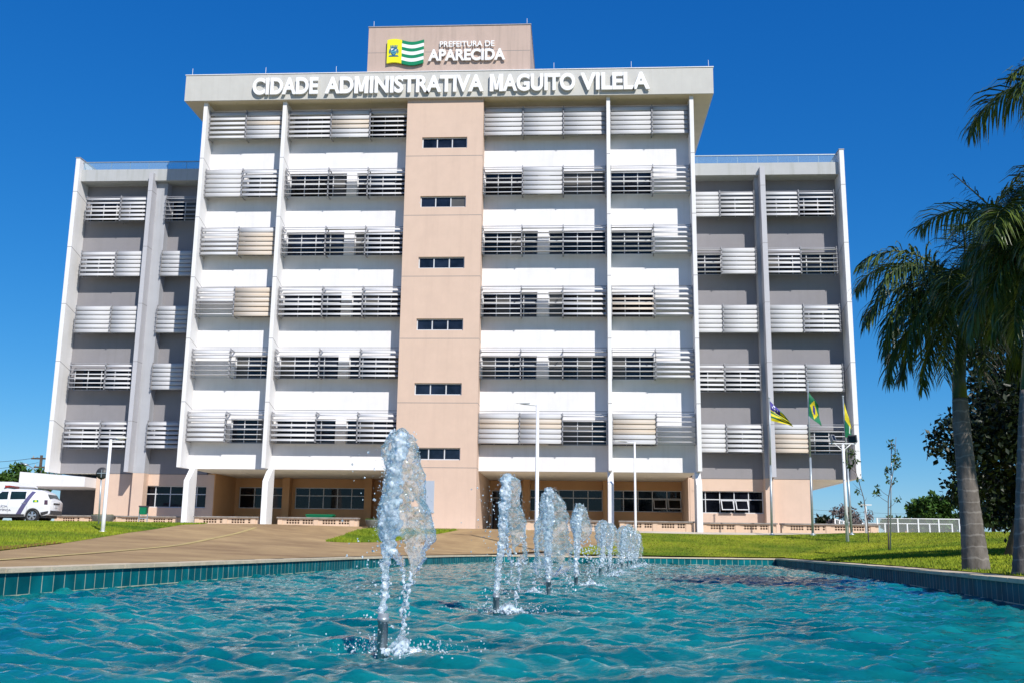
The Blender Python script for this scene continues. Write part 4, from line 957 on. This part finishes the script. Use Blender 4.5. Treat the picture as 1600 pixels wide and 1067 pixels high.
def tree(name,loc,cl,n,size,leafm,barkm,label,seed,tr=.2,group=None,cat='tree',aspect=2.0):
    t=thing(name,loc,label,cat,group); g=random.Random(seed); x,y,z=loc
    cz=np.mean([c[2] for c in cl]); cx=np.mean([c[0] for c in cl]); cy=np.mean([c[1] for c in cl]); q=MB()
    fork=Vector((x+(cx-x)*.6,y+(cy-y)*.6,z+(cz-z)*.5))
    q.tube([(x,y,z-.2),tuple(Vector((x,y,z)).lerp(fork,.5)+Vector((g.uniform(-.1,.1)*tr*5,0,0))),tuple(fork)],[tr*1.25,tr,tr*.75],9)
    for c in g.sample(cl,min(len(cl),16)):
        e=Vector(c[:3]); m=fork.lerp(e,.5)+Vector((g.uniform(-.3,.3),g.uniform(-.3,.3),g.uniform(0,.4)))*tr*3; q.tube([tuple(fork),tuple(m),tuple(e)],[tr*.55,tr*.32,tr*.1],6)
    q.build('trunk',barkm,t); V,F=leafcloud(cl,n,size,seed,aspect=aspect); npmesh('crown',V,F,leafm,t); return t
# dark broad-leaved tree behind the palms
c=px_on(1562,640,27); cl=crown((c.x+.75,27.5,c.z-.1),1.8,1.9,3.0,52,3,.44)
c2=px_on(1480,690,27); cl+=crown((c2.x,27,c2.z),.55,.6,.55,9,4,.6); c3=px_on(1590,480,27); cl+=crown((c3.x,27.5,c3.z),1.3,1.3,1.2,14,5,.45)
cl+=crown((14.2,28.5,5.0),2.6,2.6,2.4,44,6,.40)
tx=px_on(1575,838,27.5).x
tree('broadleaf_tree',(tx,27.5,tz(tx,27.5)),cl,48000,.15,M['fol_dark'],M['bark'],'large dark broad leaved tree behind the two palms',3,.16,aspect=1.7)
def far_tree(px,base,top,wd,Y,leafm,label,seed,n=4500,size=.45,name='distant_tree'):
    a=px_on(px,base,Y); b_=px_on(px,top,Y); h=b_.z-a.z; r=wd/2*Y/1600
    cl=crown((a.x,Y,a.z+h*.56),r*.85,r*.85,h*.40,26,seed,.42); tree(name,(a.x,Y,min(a.z,1.5)),cl,n,size,leafm,M['bark'],label,seed,h*.03,'trees in the distance')
far_tree(1458,836,776,70,95,M['fol_bright'],'bright green rounded tree beyond the white fence left of the palm trunk',31)
far_tree(1430,838,806,70,120,M['fol_mid'],'low shrubby green growth behind the white fence',32,2500)
far_tree(1490,838,804,70,110,M['fol_mid'],'dense green shrubs right behind the fence panels beside the palm trunk',36,2500)
far_tree(1395,838,808,50,130,M['fol_mid'],'low far bush seen through the left fence panels',37,2000)
far_tree(1555,840,735,120,80,M['fol_mid'],'tall loose green tree between the two palm trunks',33,6000)
far_tree(1292,840,806,36,110,M['fol_dark'],'small dark bush at the right corner of the building',34,1800)
far_tree(1322,842,786,56,105,M['twig'],'nearly bare greyish tree beyond the last bench',35,1500,.3)
far_tree(1350,842,795,46,118,M['twig'],'thin bare greyish tree behind the T shaped lamp',38,900,.28)
far_tree(32,815,726,120,95,M['fol_bright'],'domed bright green tree above the parked cars at the left',41,9000,.42)
far_tree(-25,815,735,110,100,M['fol_mid'],'green tree partly cut by the left edge of the photo',42,5000,.42)
# saplings tied to stakes
def sapling(px,py,top,Y,lean,label,seed,leaves):
    a=px_on(px,py,Y); z=tz(a.x,Y); b_=px_on(px+lean,top,Y); g=random.Random(seed)
    t=thing('young_sapling',(a.x,Y,z),label,'sapling','young saplings on the lawn'); q=MB(); h=b_.z-z
    P=[Vector((a.x,Y,z-.05)),Vector((a.x+g.uniform(-.03,.03),Y,z+h*.2)),Vector((a.x+(b_.x-a.x)*.35+.09*(1 if lean<0 else -1),Y,z+h*.45)),Vector((a.x+(b_.x-a.x)*.75,Y,z+h*.75)),Vector((b_.x,Y,b_.z))]
    q.tube(P,[.03,.025,.02,.014,.006],7); tips=[]
    for k in range(11):
        f=.42+.55*k/11; i=min(3,int(f*4)); p=P[i].lerp(P[i+1],f*4-i); an=g.uniform(0,6.28); e=p+Vector((math.cos(an)*.55,math.sin(an)*.3,.45))*g.uniform(.35,1)*(1.15-f*.6); q.tube([p,p.lerp(e,.5)+Vector((0,0,-.04)),e],[.011,.008,.003],5); tips+=[p.lerp(e,s) for s in (.6,.85,1)]
    q.build('stem',M['twig'],t); cl=[(p.x,p.y,p.z,.14) for p in g.sample(tips,min(len(tips),leaves))]
    V,F=leafcloud(cl,leaves*11,.15,seed,aspect=1.8); npmesh('leaves',V,F,M['fol_mid'],t)
sapling(1357,839,695,48,-28,'left sapling with sparse leaves leaning towards the building corner',51,11)
sapling(1388,849,682,41,12,'right sapling, taller and tied to a bamboo stake',52,16)
x,y=px_on(1390,846,41.2).x,41.2; b_=px_on(1393,688,41.2); t=thing('plant_stake',(x,y,tz(x,y)),'tall thin grey stake beside the right sapling','stake')
q=MB(); q.tube([(x,y,tz(x,y)-.1),(b_.x,y,b_.z)],[.03,.018],7); q.build('stick',M['metal'],t)
# royal palms
def frond(base,az,el,length,droop,nl,leaf,seed,twist=0,sag=1.0,bare=0):
    g=random.Random(seed); p=Vector(base); pts=[p.copy()]; e=el; n=16; st=length/n; tdir=[]
    for i in range(n):
        d=Vector((math.cos(az)*math.cos(e),math.sin(az)*math.cos(e),math.sin(e))); tdir.append(d); p=p+d*st; pts.append(p.copy()); e-=droop/n*(.5+1.2*i/n)
    tdir.append(tdir[-1]); V=[];F=[]
    for k in range(nl):
        f=.10+.90*k/(nl-1); i=min(n-1,int(f*n)); q=pts[i].lerp(pts[i+1],f*n-i); d=tdir[i]; side=d.cross(Vector((0,0,1))); side=side.normalized() if side.length>1e-3 else Vector((1,0,0)); u=side.cross(d).normalized()
        for s in (-1,1):
            if g.random()<bare: continue
            ln=leaf*(.45+.75*math.sin(math.pi*min(1,.12+f*.86)))*g.uniform(.7,1.15); lift=g.choice((.55,.05,-.35))+g.uniform(-.15,.15)
            dr=(side*s*g.uniform(.75,1)+d*(.35+.65*f)+u*lift).normalized(); wv=dr.cross(Vector((0,0,1)))
            wv=(wv.normalized() if wv.length>1e-3 else side)*leaf*.021+u*leaf*.016*g.uniform(-1,1); a=q; o=len(V); m=3; pos=a; dd=dr.copy()
            row=[]
            for j in range(m+1):
                wd=(.55,1,.7,.04)[j]; row+=[pos-wv*wd,pos+wv*wd]; dd=(dd+Vector((0,0,-1))*(.30*sag*(j+.6))).normalized(); pos=pos+dd*ln/m
            V+=row
            for j in range(m): F.append((o+2*j,o+2*j+1,o+2*j+3,o+2*j+2))
    return V,F,pts
def palm(x,y,z,trunk,shaft,fr,label,seed):
    t=thing('royal_palm',(x,y,z),label,'palm tree','royal palms at the pool edge'); q=MB()
    P=[];Rr=[]
    for i in range(len(trunk)-1):
        a,c=trunk[i],trunk[i+1]
        for k in range(8):
            f=k/8; P.append(Vector(a[:3]).lerp(Vector(c[:3]),f)); Rr.append((a[3]+(c[3]-a[3])*f)*(1+.035*(k%2)))
    P.append(Vector(trunk[-1][:3])); Rr.append(trunk[-1][3]); q.tube(P,Rr,20); q.build('trunk',M['palmbark'],t)
    q=MB(); q.tube([s[:3] for s in shaft],[s[3] for s in shaft],16); q.build('crownshaft',M['shaft'],t)
    for i,(base,az,el,ln,dr,lf,bare) in enumerate(fr):
        V,F,pts=frond(base,R(az),R(el),ln,R(dr),int(46+ln*24),lf,seed*50+i,bare=bare)
        f=npmesh('frond',V,F,M['palmold'] if bare>.3 else M['palm'],t); r=MB(); r.tube(pts,[.022*(1-.9*k/16)+.003 for k in range(17)],6); r.build('stalk',M['rachis'],f)
# near palm: trunk leans slightly left going up
Yp=17.5; TP=lambda px,py,w,Y=Yp:(*px_on(px,py,Y),w/2*Y/1600)
b0=px_on(1526,890,Yp); zb=tz(b0.x,Yp)
hub=px_on(1512,462,Yp)
fr=[]
g=random.Random(77)
def F_(az,el,ln,dr,lf=.55,bare=0,base=None,zo=0): 
    b_=base or hub; fr.append(((b_.x+.06*math.cos(R(az)),b_.y+.06*math.sin(R(az)),b_.z+zo),az,el,ln,dr,lf,bare))
# az 180 = towards picture left, 270 = towards the viewer
F_(183,58,2.1,105,.56); F_(200,42,2.05,115,.6); F_(170,28,1.95,108,.58); F_(190,14,1.9,112,.6); F_(205,-8,1.9,80,.58); F_(165,0,1.85,95,.56)
F_(182,-22,2.1,62,.58); F_(225,-38,1.9,48,.55); F_(195,-45,1.9,38,.52); F_(240,25,2.2,110,.6); F_(270,45,2.2,105,.6); F_(300,20,2.2,110,.6); F_(330,45,2.3,105,.62); F_(0,30,2.3,110,.6); F_(20,60,2.4,90,.6)
F_(60,30,2.2,105,.6); F_(100,45,2.3,105,.6); F_(140,55,2.3,105,.62); F_(90,5,1.9,90,.58); F_(30,-5,1.9,90,.58); F_(350,82,2.3,40,.5); F_(330,66,2.5,55,.62); F_(10,74,2.6,45,.62); F_(45,66,2.5,60,.62); F_(20,45,2.6,80,.62); F_(340,25,2.5,80,.62); F_(355,58,2.6,70,.62); F_(260,-42,1.9,45,.55); F_(290,-25,2.0,55,.58); F_(345,-30,2.1,50,.58); F_(15,-40,2.0,45,.58); F_(235,5,2.0,95,.58); F_(285,10,2.1,95,.6); F_(315,0,2.2,90,.6); F_(350,10,2.3,95,.6); F_(250,62,2.0,95,.58); F_(150,-30,1.8,50,.55); F_(270,-30,1.6,50,.55); F_(320,-20,1.7,60,.55)
palm(b0.x,Yp,zb,[TP(1526,895,40),TP(1522,855,35),TP(1515,790,29),TP(1508,720,26),TP(1502,660,25),TP(1500,622,22)],[TP(1500,624,22),TP(1498,590,20),TP(1503,530,16),TP(1512,456,10)],fr,'ringed grey royal palm, the left one, leaning slightly beside the pool',1)
# second palm at the right edge of the frame
Yq=14.5; b1=px_on(1604,898,Yq); hub=px_on(1620,390,Yq); fr=[]
F_(184,66,1.15,70,.42); F_(178,52,1.55,8,.30,.62); F_(190,40,.85,70,.36); F_(175,5,1.0,80,.44); F_(200,-20,1.15,65,.46); F_(160,30,1.0,90,.45); F_(230,35,2.0,105,.6); F_(270,55,2.0,100,.6); F_(310,30,2,105,.6); F_(0,40,2.1,105,.6); F_(40,50,2.1,105,.6); F_(90,30,2,105,.6); F_(130,60,2.1,90,.6); F_(170,-30,1.6,60,.5); F_(120,0,1.7,90,.55); F_(60,80,2.0,50,.5); F_(235,65,1.3,90,.5); F_(250,-35,1.5,50,.5); F_(215,-50,1.5,35,.5); F_(285,5,1.6,90,.55); F_(180,-48,1.4,35,.48); F_(245,15,1.4,95,.5)
TQ=lambda px,py,w:TP(px,py,w,Yq)
palm(b1.x,Yq,tz(b1.x,Yq),[TQ(1606,902,44),TQ(1606,850,38),TQ(1607,760,34),TQ(1608,680,31),TQ(1609,610,27)],[TQ(1609,612,27),TQ(1612,540,24),TQ(1616,450,19),TQ(1620,385,11)],fr,'royal palm cut by the right edge of the photo, with a half bare frond',2)
# third palm just outside, its shadow-side crown hangs into the top right corner
Yr=13.0; hub=px_on(1712,140,Yr); b2=px_on(1734,905,Yr); fr=[]
F_(180,38,1.12,105,.42); F_(186,8,.95,75,.40); F_(170,62,1.15,110,.42); F_(235,40,1.3,110,.5); F_(270,40,1.5,110,.6); F_(330,40,1.9,110,.6); F_(30,40,1.9,110,.6); F_(90,45,1.9,110,.6); F_(135,40,1.9,110,.6); F_(200,-35,.8,50,.4)
TR=lambda px,py,w:TP(px,py,w,Yr)
palm(b2.x,Yr,tz(b2.x,Yr),[TR(1736,908,48),TR(1729,700,40),TR(1722,430,30)],[TR(1722,432,30),TR(1716,280,24),TR(1712,140,12)],fr,'tallest royal palm, its fronds hanging into the top right corner',3)
# ------------------------------------------------------------------ background at the left
x,y=px_on(60,760,110).x,110; a=px_on(60,715,110); t=thing('utility_pole',(x,y,1.5),'dark utility pole with two crossarms behind the green tree','utility pole')
q=MB(); q.tube([(x,y,1.3),(x,y,a.z+.3)],[.20,.15],8); q.build('pole',M['bark'],t)
for dz,wd in ((0,1.1),(-.95,.7)):
    q=MB(); q.box(x-wd,x+wd,y-.12,y-.0,a.z-.15+dz,a.z+.02+dz); q.build('crossarm',M['bark'],t)
    for s in (-1,0,1): 
        q=MB(); q.lathe((x+s*wd*.8,y-.06,a.z+.02+dz),[(.05,0),(.08,.08),(.05,.14),(.07,.2),(0,.22)],8); q.build('insulator',M['house'],t)
p0=px_on(52,727,112); p1=px_on(39,726,112); t=thing('street_lamp',(p0.x,112,1.5),'curved grey street lamp in front of the green tree','street lamp')
q=MB(); q.tube([(p0.x+.6,112,1.3),(p0.x+.6,112,p0.z-1.2),(p0.x+.2,112,p0.z-.4),(p1.x+.3,112,p1.z)],[.1,.09,.07,.05],8); q.build('pole',M['metal'],t)
q=MB(); q.tube([(p1.x+.35,112,p1.z),(p1.x-.5,112,p1.z+.15)],[.12,.16],8); q.build('lamp_head',M['metal'],t)
def wire(pa,pb,Y,sag,label,r=.025):
    a=px_on(*pa,Y); b_=px_on(*pb,Y); q=MB(); q.tube([tuple(a.lerp(b_,k/14)-Vector((0,0,sag*4*(k/14)*(1-k/14)))) for k in range(15)],r,5); tag(q.build('power_line',M['dplastic']),label,'power line','overhead power lines')
wire((-120,716),(60,714),110,.5,'power line running left from the utility pole'); wire((-120,731),(60,722),110,.5,'lower power line running left from the utility pole',.02)
wire((1180,804),(1700,822),125,.6,'black power line low over the distant trees at the right',.03); wire((1180,790),(1700,806),125,.4,'thin upper power line over the distant trees at the right',.014); wire((1180,797),(1700,812),125,.4,'thin middle power line over the distant trees at the right',.014)
# small house at the left edge
a=px_on(-30,780,85); t=thing('small_house',(a.x,88,1.5),'small house with a clay tile roof at the left edge','house')
ex=px_on(13,761,89).x; ez=px_on(14,761,85).z; rz=px_on(-22,742,85).z
q=MB(); q.box(a.x-6,ex-.7,85.6,89,1.4,ez); q.build('wall',M['house'],t)
q=MB(); xm=px_on(-26,745,87).x; q.idx([(a.x-7,84.9,ez),(ex,84.9,ez),(ex,89.6,ez),(a.x-7,89.6,ez),(a.x-4,87.3,rz),(xm,87.3,rz)],[(0,1,5,4),(1,2,5),(2,3,4,5),(3,0,4),(3,2,1,0)]); q.build('roof',M['brick'],t)
q=MB(); q.box(ex-2.6,ex-1.4,85.56,85.598,2.2,3.4); q.build('window',M['pane'],t)
# low orange roofed house seen through the fence
a=px_on(1428,833,140); t=thing('orange_roof_house',(a.x,142,0.8),'tiny far house with an orange roof seen through the fence','house')
q=MB(); q.box(a.x-2.2,a.x+2.6,140,146,.2,2.6); q.build('wall',M['house'],t)
q=MB(); q.prism([(139.4,2.6),(146.6,2.6),(143,3.9)],'x',a.x-2.6,a.x+3.0); q.build('roof',M['orange'],t)
# ------------------------------------------------------------------ vehicles
def suv(origin,rz,label,text=True):
    """compact SUV, local x backwards (rear at +), y to its left side away... built locally then placed"""
    T=Matrix.Translation(origin)@Matrix.Rotation(R(rz),4,'Z'); t=thing('parked_car',origin,label,'car'); Lh=4.32
    # stations along the length: x from nose 0 to tail 4.32: (sill z, belt z, roof z or hood z, half width sill, belt, roof)
    S=[(0.0,.48,.70,.74,.60,.62,.60),(.10,.36,.80,.86,.76,.80,.74),(.45,.30,.92,1.0,.84,.86,.78),(1.0,.28,.98,1.06,.87,.89,.80),(1.28,.28,1.0,1.14,.87,.895,.76),(1.65,.28,1.01,1.42,.87,.90,.70),(2.0,.28,1.02,1.585,.87,.90,.67),(2.6,.28,1.04,1.63,.87,.90,.66),(3.2,.28,1.06,1.62,.87,.90,.66),(3.75,.30,1.07,1.57,.865,.89,.65),(4.05,.34,1.08,1.44,.865,.885,.66),(4.20,.38,1.08,1.18,.855,.875,.74),(4.29,.42,1.05,1.10,.84,.86,.78),(4.33,.46,1.0,1.04,.81,.83,.77)]
    xs=[s[0] for s in S]; col=lambda i:[s[i] for s in S]
    def at(x): return [float(np.interp(x,xs,col(i))) for i in range(1,7)]
    def half(x,z):
        zs,zb,zr,hs,hb,hr=at(x)
        return float(np.interp(z,[zs,zs+.16,(zs+zb)/2+.1,zb,(zb+zr)/2,zr-.05,zr],[hs-.05,hs,hb+.012,hb,(hb+hr)/2+.025,hr+.01,hr-.06]))
    q=MB(); q.sm=True; X=np.linspace(0,4.33,110); ring=[]
    arch=[(.86,.315,.375),(3.53,.315,.375)]
    for x in X:
        zs,zb,zr,hs,hb,hr=at(x); row=[]
        lo=zs
        for ax,az,ar in arch:
            if abs(x-ax)<ar: lo=max(lo,az+math.sqrt(ar*ar-(x-ax)**2))
        zz=[lo+(zr-lo)*f for f in np.linspace(0,1,26)]
        for z in zz: row.append((x,-half(x,z),z))
        for f in (.6,.2,-.2,-.6): row.append((x,-half(x,zr)*f,zr+.03*(1-f*f)))
        for z in zz[::-1]: row.append((x,half(x,z),z))
        ring.append(row)
    m=len(ring[0]); v=[T@Vector(p) for r in ring for p in r]
    fs=[(i*m+k,i*m+k+1,(i+1)*m+k+1,(i+1)*m+k) for i in range(len(ring)-1) for k in range(m-1)]
    fs+=[(i*m+m-1,i*m,(i+1)*m,(i+1)*m+m-1) for i in range(len(ring)-1)]; fs+=[tuple(range(m-1,-1,-1)),tuple((len(ring)-1)*m+k for k in range(m))]
    q.idx(v,fs); body=q.build('body',M['carw'],t)
    def panel(name,poly,mt,parent,off=.006,side=-1,nx=10):
        """polygon given on the flank as (x,z) quad lists, laid on the body surface"""
        q=MB(); (x0,z0),(x1,z1),(x2,z2),(x3,z3)=poly   # bl, br, tr, tl
        P=[[None]*(nx+1) for _ in range(13)]
        for j in range(13):
            for i in range(nx+1):
                u=i/nx; v=j/12; a=x0+(x1-x0)*u; b_=x3+(x2-x3)*u; x=a+(b_-a)*v; za=z0+(z1-z0)*u; zb=z3+(z2-z3)*u; z=za+(zb-za)*v
                P[j][i]=T@Vector((x,side*(half(x,z)+off),z))
        for j in range(12):
            for i in range(nx): q.face([P[j][i],P[j][i+1],P[j+1][i+1],P[j+1][i]] if side<0 else [P[j][i],P[j+1][i],P[j+1][i+1],P[j][i+1]])
        return q.build(name,mt,parent)
    for s in (-1,1):
        panel('side_window',[(1.52,1.09),(2.28,1.11),(2.24,1.50),(1.92,1.49)],M['carglass'],t,side=s)
        panel('side_window',[(2.40,1.11),(3.14,1.13),(3.10,1.51),(2.36,1.505)],M['carglass'],t,side=s)
        panel('stripe',[(2.72,.36),(2.96,.36),(3.55,1.50),(3.36,1.53)],M['purple'],t,.007,s)
        for k in (2.33,3.25): panel('door_seam',[(k,.42),(k+.012,.42),(k+.012,1.05),(k,1.05)],M['alu'],t,.005,s,2)
        panel('door_handle',[(2.98,.92),(3.18,.925),(3.18,.955),(2.98,.95)],M['alu'],t,.02,s,3)
        panel('tail_light',[(4.07,.88),(4.235,.88),(4.215,1.10),(4.06,1.10)],M['lamp_dark'],t,.012,s,5)
        panel('sill_trim',[(1.25,.285),(3.14,.285),(3.14,.40),(1.25,.40)],M['dplastic'],t,.010,s)
        panel('bumper_trim',[(3.93,.32),(4.26,.46),(4.28,.58),(3.92,.50)],M['dplastic'],t,.012,s)
        panel('state_emblem',[(3.52,.98),(3.78,.99),(3.77,1.10),(3.52,1.10)],M['lgreen'],t,.006,s,3); panel('emblem_centre',[(3.60,1.0),(3.70,1.0),(3.70,1.08),(3.60,1.08)],M['lyellow'],t,.010,s,2)
        q=MB(); q.tube([T@Vector((1.95,s*.60,1.64)),T@Vector((2.2,s*.61,1.70)),T@Vector((3.4,s*.60,1.69)),T@Vector((3.68,s*.59,1.61))],.022,6); q.build('roof_rail',M['dplastic'],t)
    # rear glass, plate, bumper
    q=MB(); rg=[(4.085,-.60,1.39),(4.085,.60,1.39),(4.245,.66,1.12),(4.245,-.66,1.12)]; q.face([T@Vector((a+.012,b_,c)) for a,b_,c in rg][::-1]); q.build('rear_window',M['carglass'],t)
    q=MB(); q.tbox(T,4.30,4.37,-.74,.74,.40,.60); q.build('rear_bumper',M['dplastic'],t)
    q=MB(); q.tbox(T,4.322,4.345,-.40,.40,.90,.98); q.build('tailgate_trim',M['dplastic'],t)
    q=MB(); q.tbox(T,4.334,4.35,-.20,.20,.74,.86); q.build('number_plate',M['alw'],t)
    q=MB(); q.tbox(T,.05,4.15,-.74,.74,.24,.42); q.build('underbody',M['black'],t)
    q=MB(); q.tbox(T,1.95,2.22,-.58,.58,1.675,1.70); q.build('beacon_base',M['dplastic'],t)
    q=MB(); 
    q.tbox(T,1.96,2.21,-.56,.56,1.701,1.80); q.build('beacon',M['lamp_red'],t)
    for ax in (.86,3.53):
        for s in (-1,1):
            w=MB(); c=T@Vector((ax,s*.80,.335)); n_=(T.to_3x3()@Vector((0,s,0)))
            prof=[(-.10,.20),(-.10,.29),(-.075,.325),(0,.335),(.075,.325),(.10,.30),(.10,.215),(.06,.205)]
            A=(T.to_3x3()@Vector((1,0,0))); B=Vector((0,0,1)); N_=28; vs=[];fs=[]
            for k in range(N_):
                an=2*math.pi*k/N_; d=A*math.cos(an)+B*math.sin(an); vs+=[c+n_*o+d*r for o,r in prof]
            mm=len(prof)
            for k in range(N_):
                for i in range(mm-1): fs.append((k*mm+i,((k+1)%N_)*mm+i,((k+1)%N_)*mm+i+1,k*mm+i+1))
            w.sm=True; w.idx(vs,fs); w.sm=False; wheel=w.build('wheel',M['black'],t)
            r=MB()
            for k in range(5):
                for dd in (-.13,.13):
                    an=2*math.pi*k/5+.3+dd; d=A*math.cos(an)+B*math.sin(an); e=A*-math.sin(an)+B*math.cos(an)
                    p=[c+n_*.085+d*.04+e*.022,c+n_*.085+d*.04-e*.022,c+n_*.075+d*.20-e*.030,c+n_*.075+d*.20+e*.030]; pb=[x-n_*.03 for x in p]; r.idx(p+pb,[(0,1,2,3),(7,6,5,4),(0,4,5,1),(1,5,6,2),(2,6,7,3),(3,7,4,0)])
            for (ra,rb,o) in ((.195,.222,.085),(.0,.055,.09)):
                V=[];Fq=[]
                for k in range(24):
                    an=2*math.pi*k/24; d=A*math.cos(an)+B*math.sin(an); V+=[c+n_*o+d*ra,c+n_*o+d*rb]
                for k in range(24): Fq.append((2*k,2*k+1,(2*k+3)%48,(2*k+2)%48))
                r.idx(V,Fq)
            r.build('rim',M['rim'],wheel)
            d_=MB(); V=[c+n_*.03+(A*math.cos(6.283*k/24)+B*math.sin(6.283*k/24))*.2 for k in range(24)]; d_.face(V if s<0 else V[::-1]); d_.build('brake_disc',M['dplastic'],wheel)
    if text:
        def side_text(txt,x0,x1,z0,z1):
            cu=bpy.data.curves.new('t','FONT'); cu.body=txt; cu.offset=.015; cu.extrude=.01; o=bpy.data.objects.new('t',cu); COL.objects.link(o); dg=bpy.context.evaluated_depsgraph_get(); dg.update()
            me=bpy.data.meshes.new_from_object(o.evaluated_get(dg)); bpy.data.objects.remove(o); V=np.array([v.co[:] for v in me.vertices]); lo,hi=V.min(0),V.max(0); s=(V-lo)/(hi-lo); b_=MB()
            vv=[]
            for p in s:
                x=x0+p[0]*(x1-x0); z=z0+p[1]*(z1-z0); vv.append(T@Vector((x,-(half(x,z)+.006+.004*p[2]),z)))
            b_.idx(vv,[tuple(p.vertices) for p in me.polygons]); b_.build('door_lettering',M['navy'],t)
        side_text('POLÍCIA',1.70,2.32,.72,.85); side_text('CIENTÍFICA',1.58,2.50,.54,.66)
    return t
# rear corner lands near the left third of the lawn; nose leaves the frame
cr=px_on(47,812,49.5)
th=7
ox=cr.x-3.53*math.cos(R(th)); oy=49.5-3.53*math.sin(R(th))+.8
suv((ox,oy,1.50),th,'white police car with violet stripe and red roof light at the left edge')
def van(origin,rz,label):
    T=Matrix.Translation(origin)@Matrix.Rotation(R(rz),4,'Z'); t=thing('parked_van',origin,label,'van')
    prof=[(0,.45),(.05,.95),(.75,1.18),(1.55,1.95),(2.1,2.12),(4.7,2.10),(4.95,1.9),(5.0,.5),(4.9,.35),(.1,.35)]
    q=MB(); n=len(prof); rows=[]
    for yv,k in ((-.95,.96),(-.99,.5),(.99,.5),(.95,.96)): rows.append([(x,yv*(1-.10*max(0,(z-1.0))/1.1),z) for x,z in prof])
    v=[T@Vector(p) for r in (rows[1],rows[2]) for p in r]; q.idx(v,[(i,(i+1)%n,n+(i+1)%n,n+i) for i in range(n)]+[tuple(range(n-1,-1,-1)),tuple(range(n,2*n))]); q.build('body',M['carw'],t)
    for s in (-1,1):
        f=lambda x,z:T@Vector((x,s*(.99*(1-.10*max(0,z-1.0)/1.1)+.006),z))
        q=MB(); q.face([f(1.25,1.25),f(2.3,1.25),f(2.3,1.85),f(1.75,1.85)][::(1 if s<0 else -1)]); q.build('side_window',M['carglass'],t)
        q=MB(); q.face([f(.3,.62),f(4.8,.62),f(4.8,.78),f(.3,.78)][::(1 if s<0 else -1)]); q.build('stripe',M['purple'],t)
        for ax in (.95,4.0):
            q=MB(); c=T@Vector((ax,s*.84,.34)); d=T.to_3x3()@Vector((0,s*.16,0)); q.tube([c-d*.2,c+d],[.34,.34],24); w=q.build('wheel',M['black'],t)
            q=MB(); q.tube([c+d*.9,c+d*1.06],[.2,.19],18); q.build('rim',M['rim'],w)
    q=MB(); q.face([T@Vector(p) for p in ((.80,-.86,1.24),(1.50,-.80,1.91),(1.50,.80,1.91),(.80,.86,1.24))]); q.build('windscreen',M['carglass'],t)
    return t
c=px_on(20,790,54); van((c.x-3.4,53.0,1.5),-6,'white van parked behind the police car, only its roof showing')
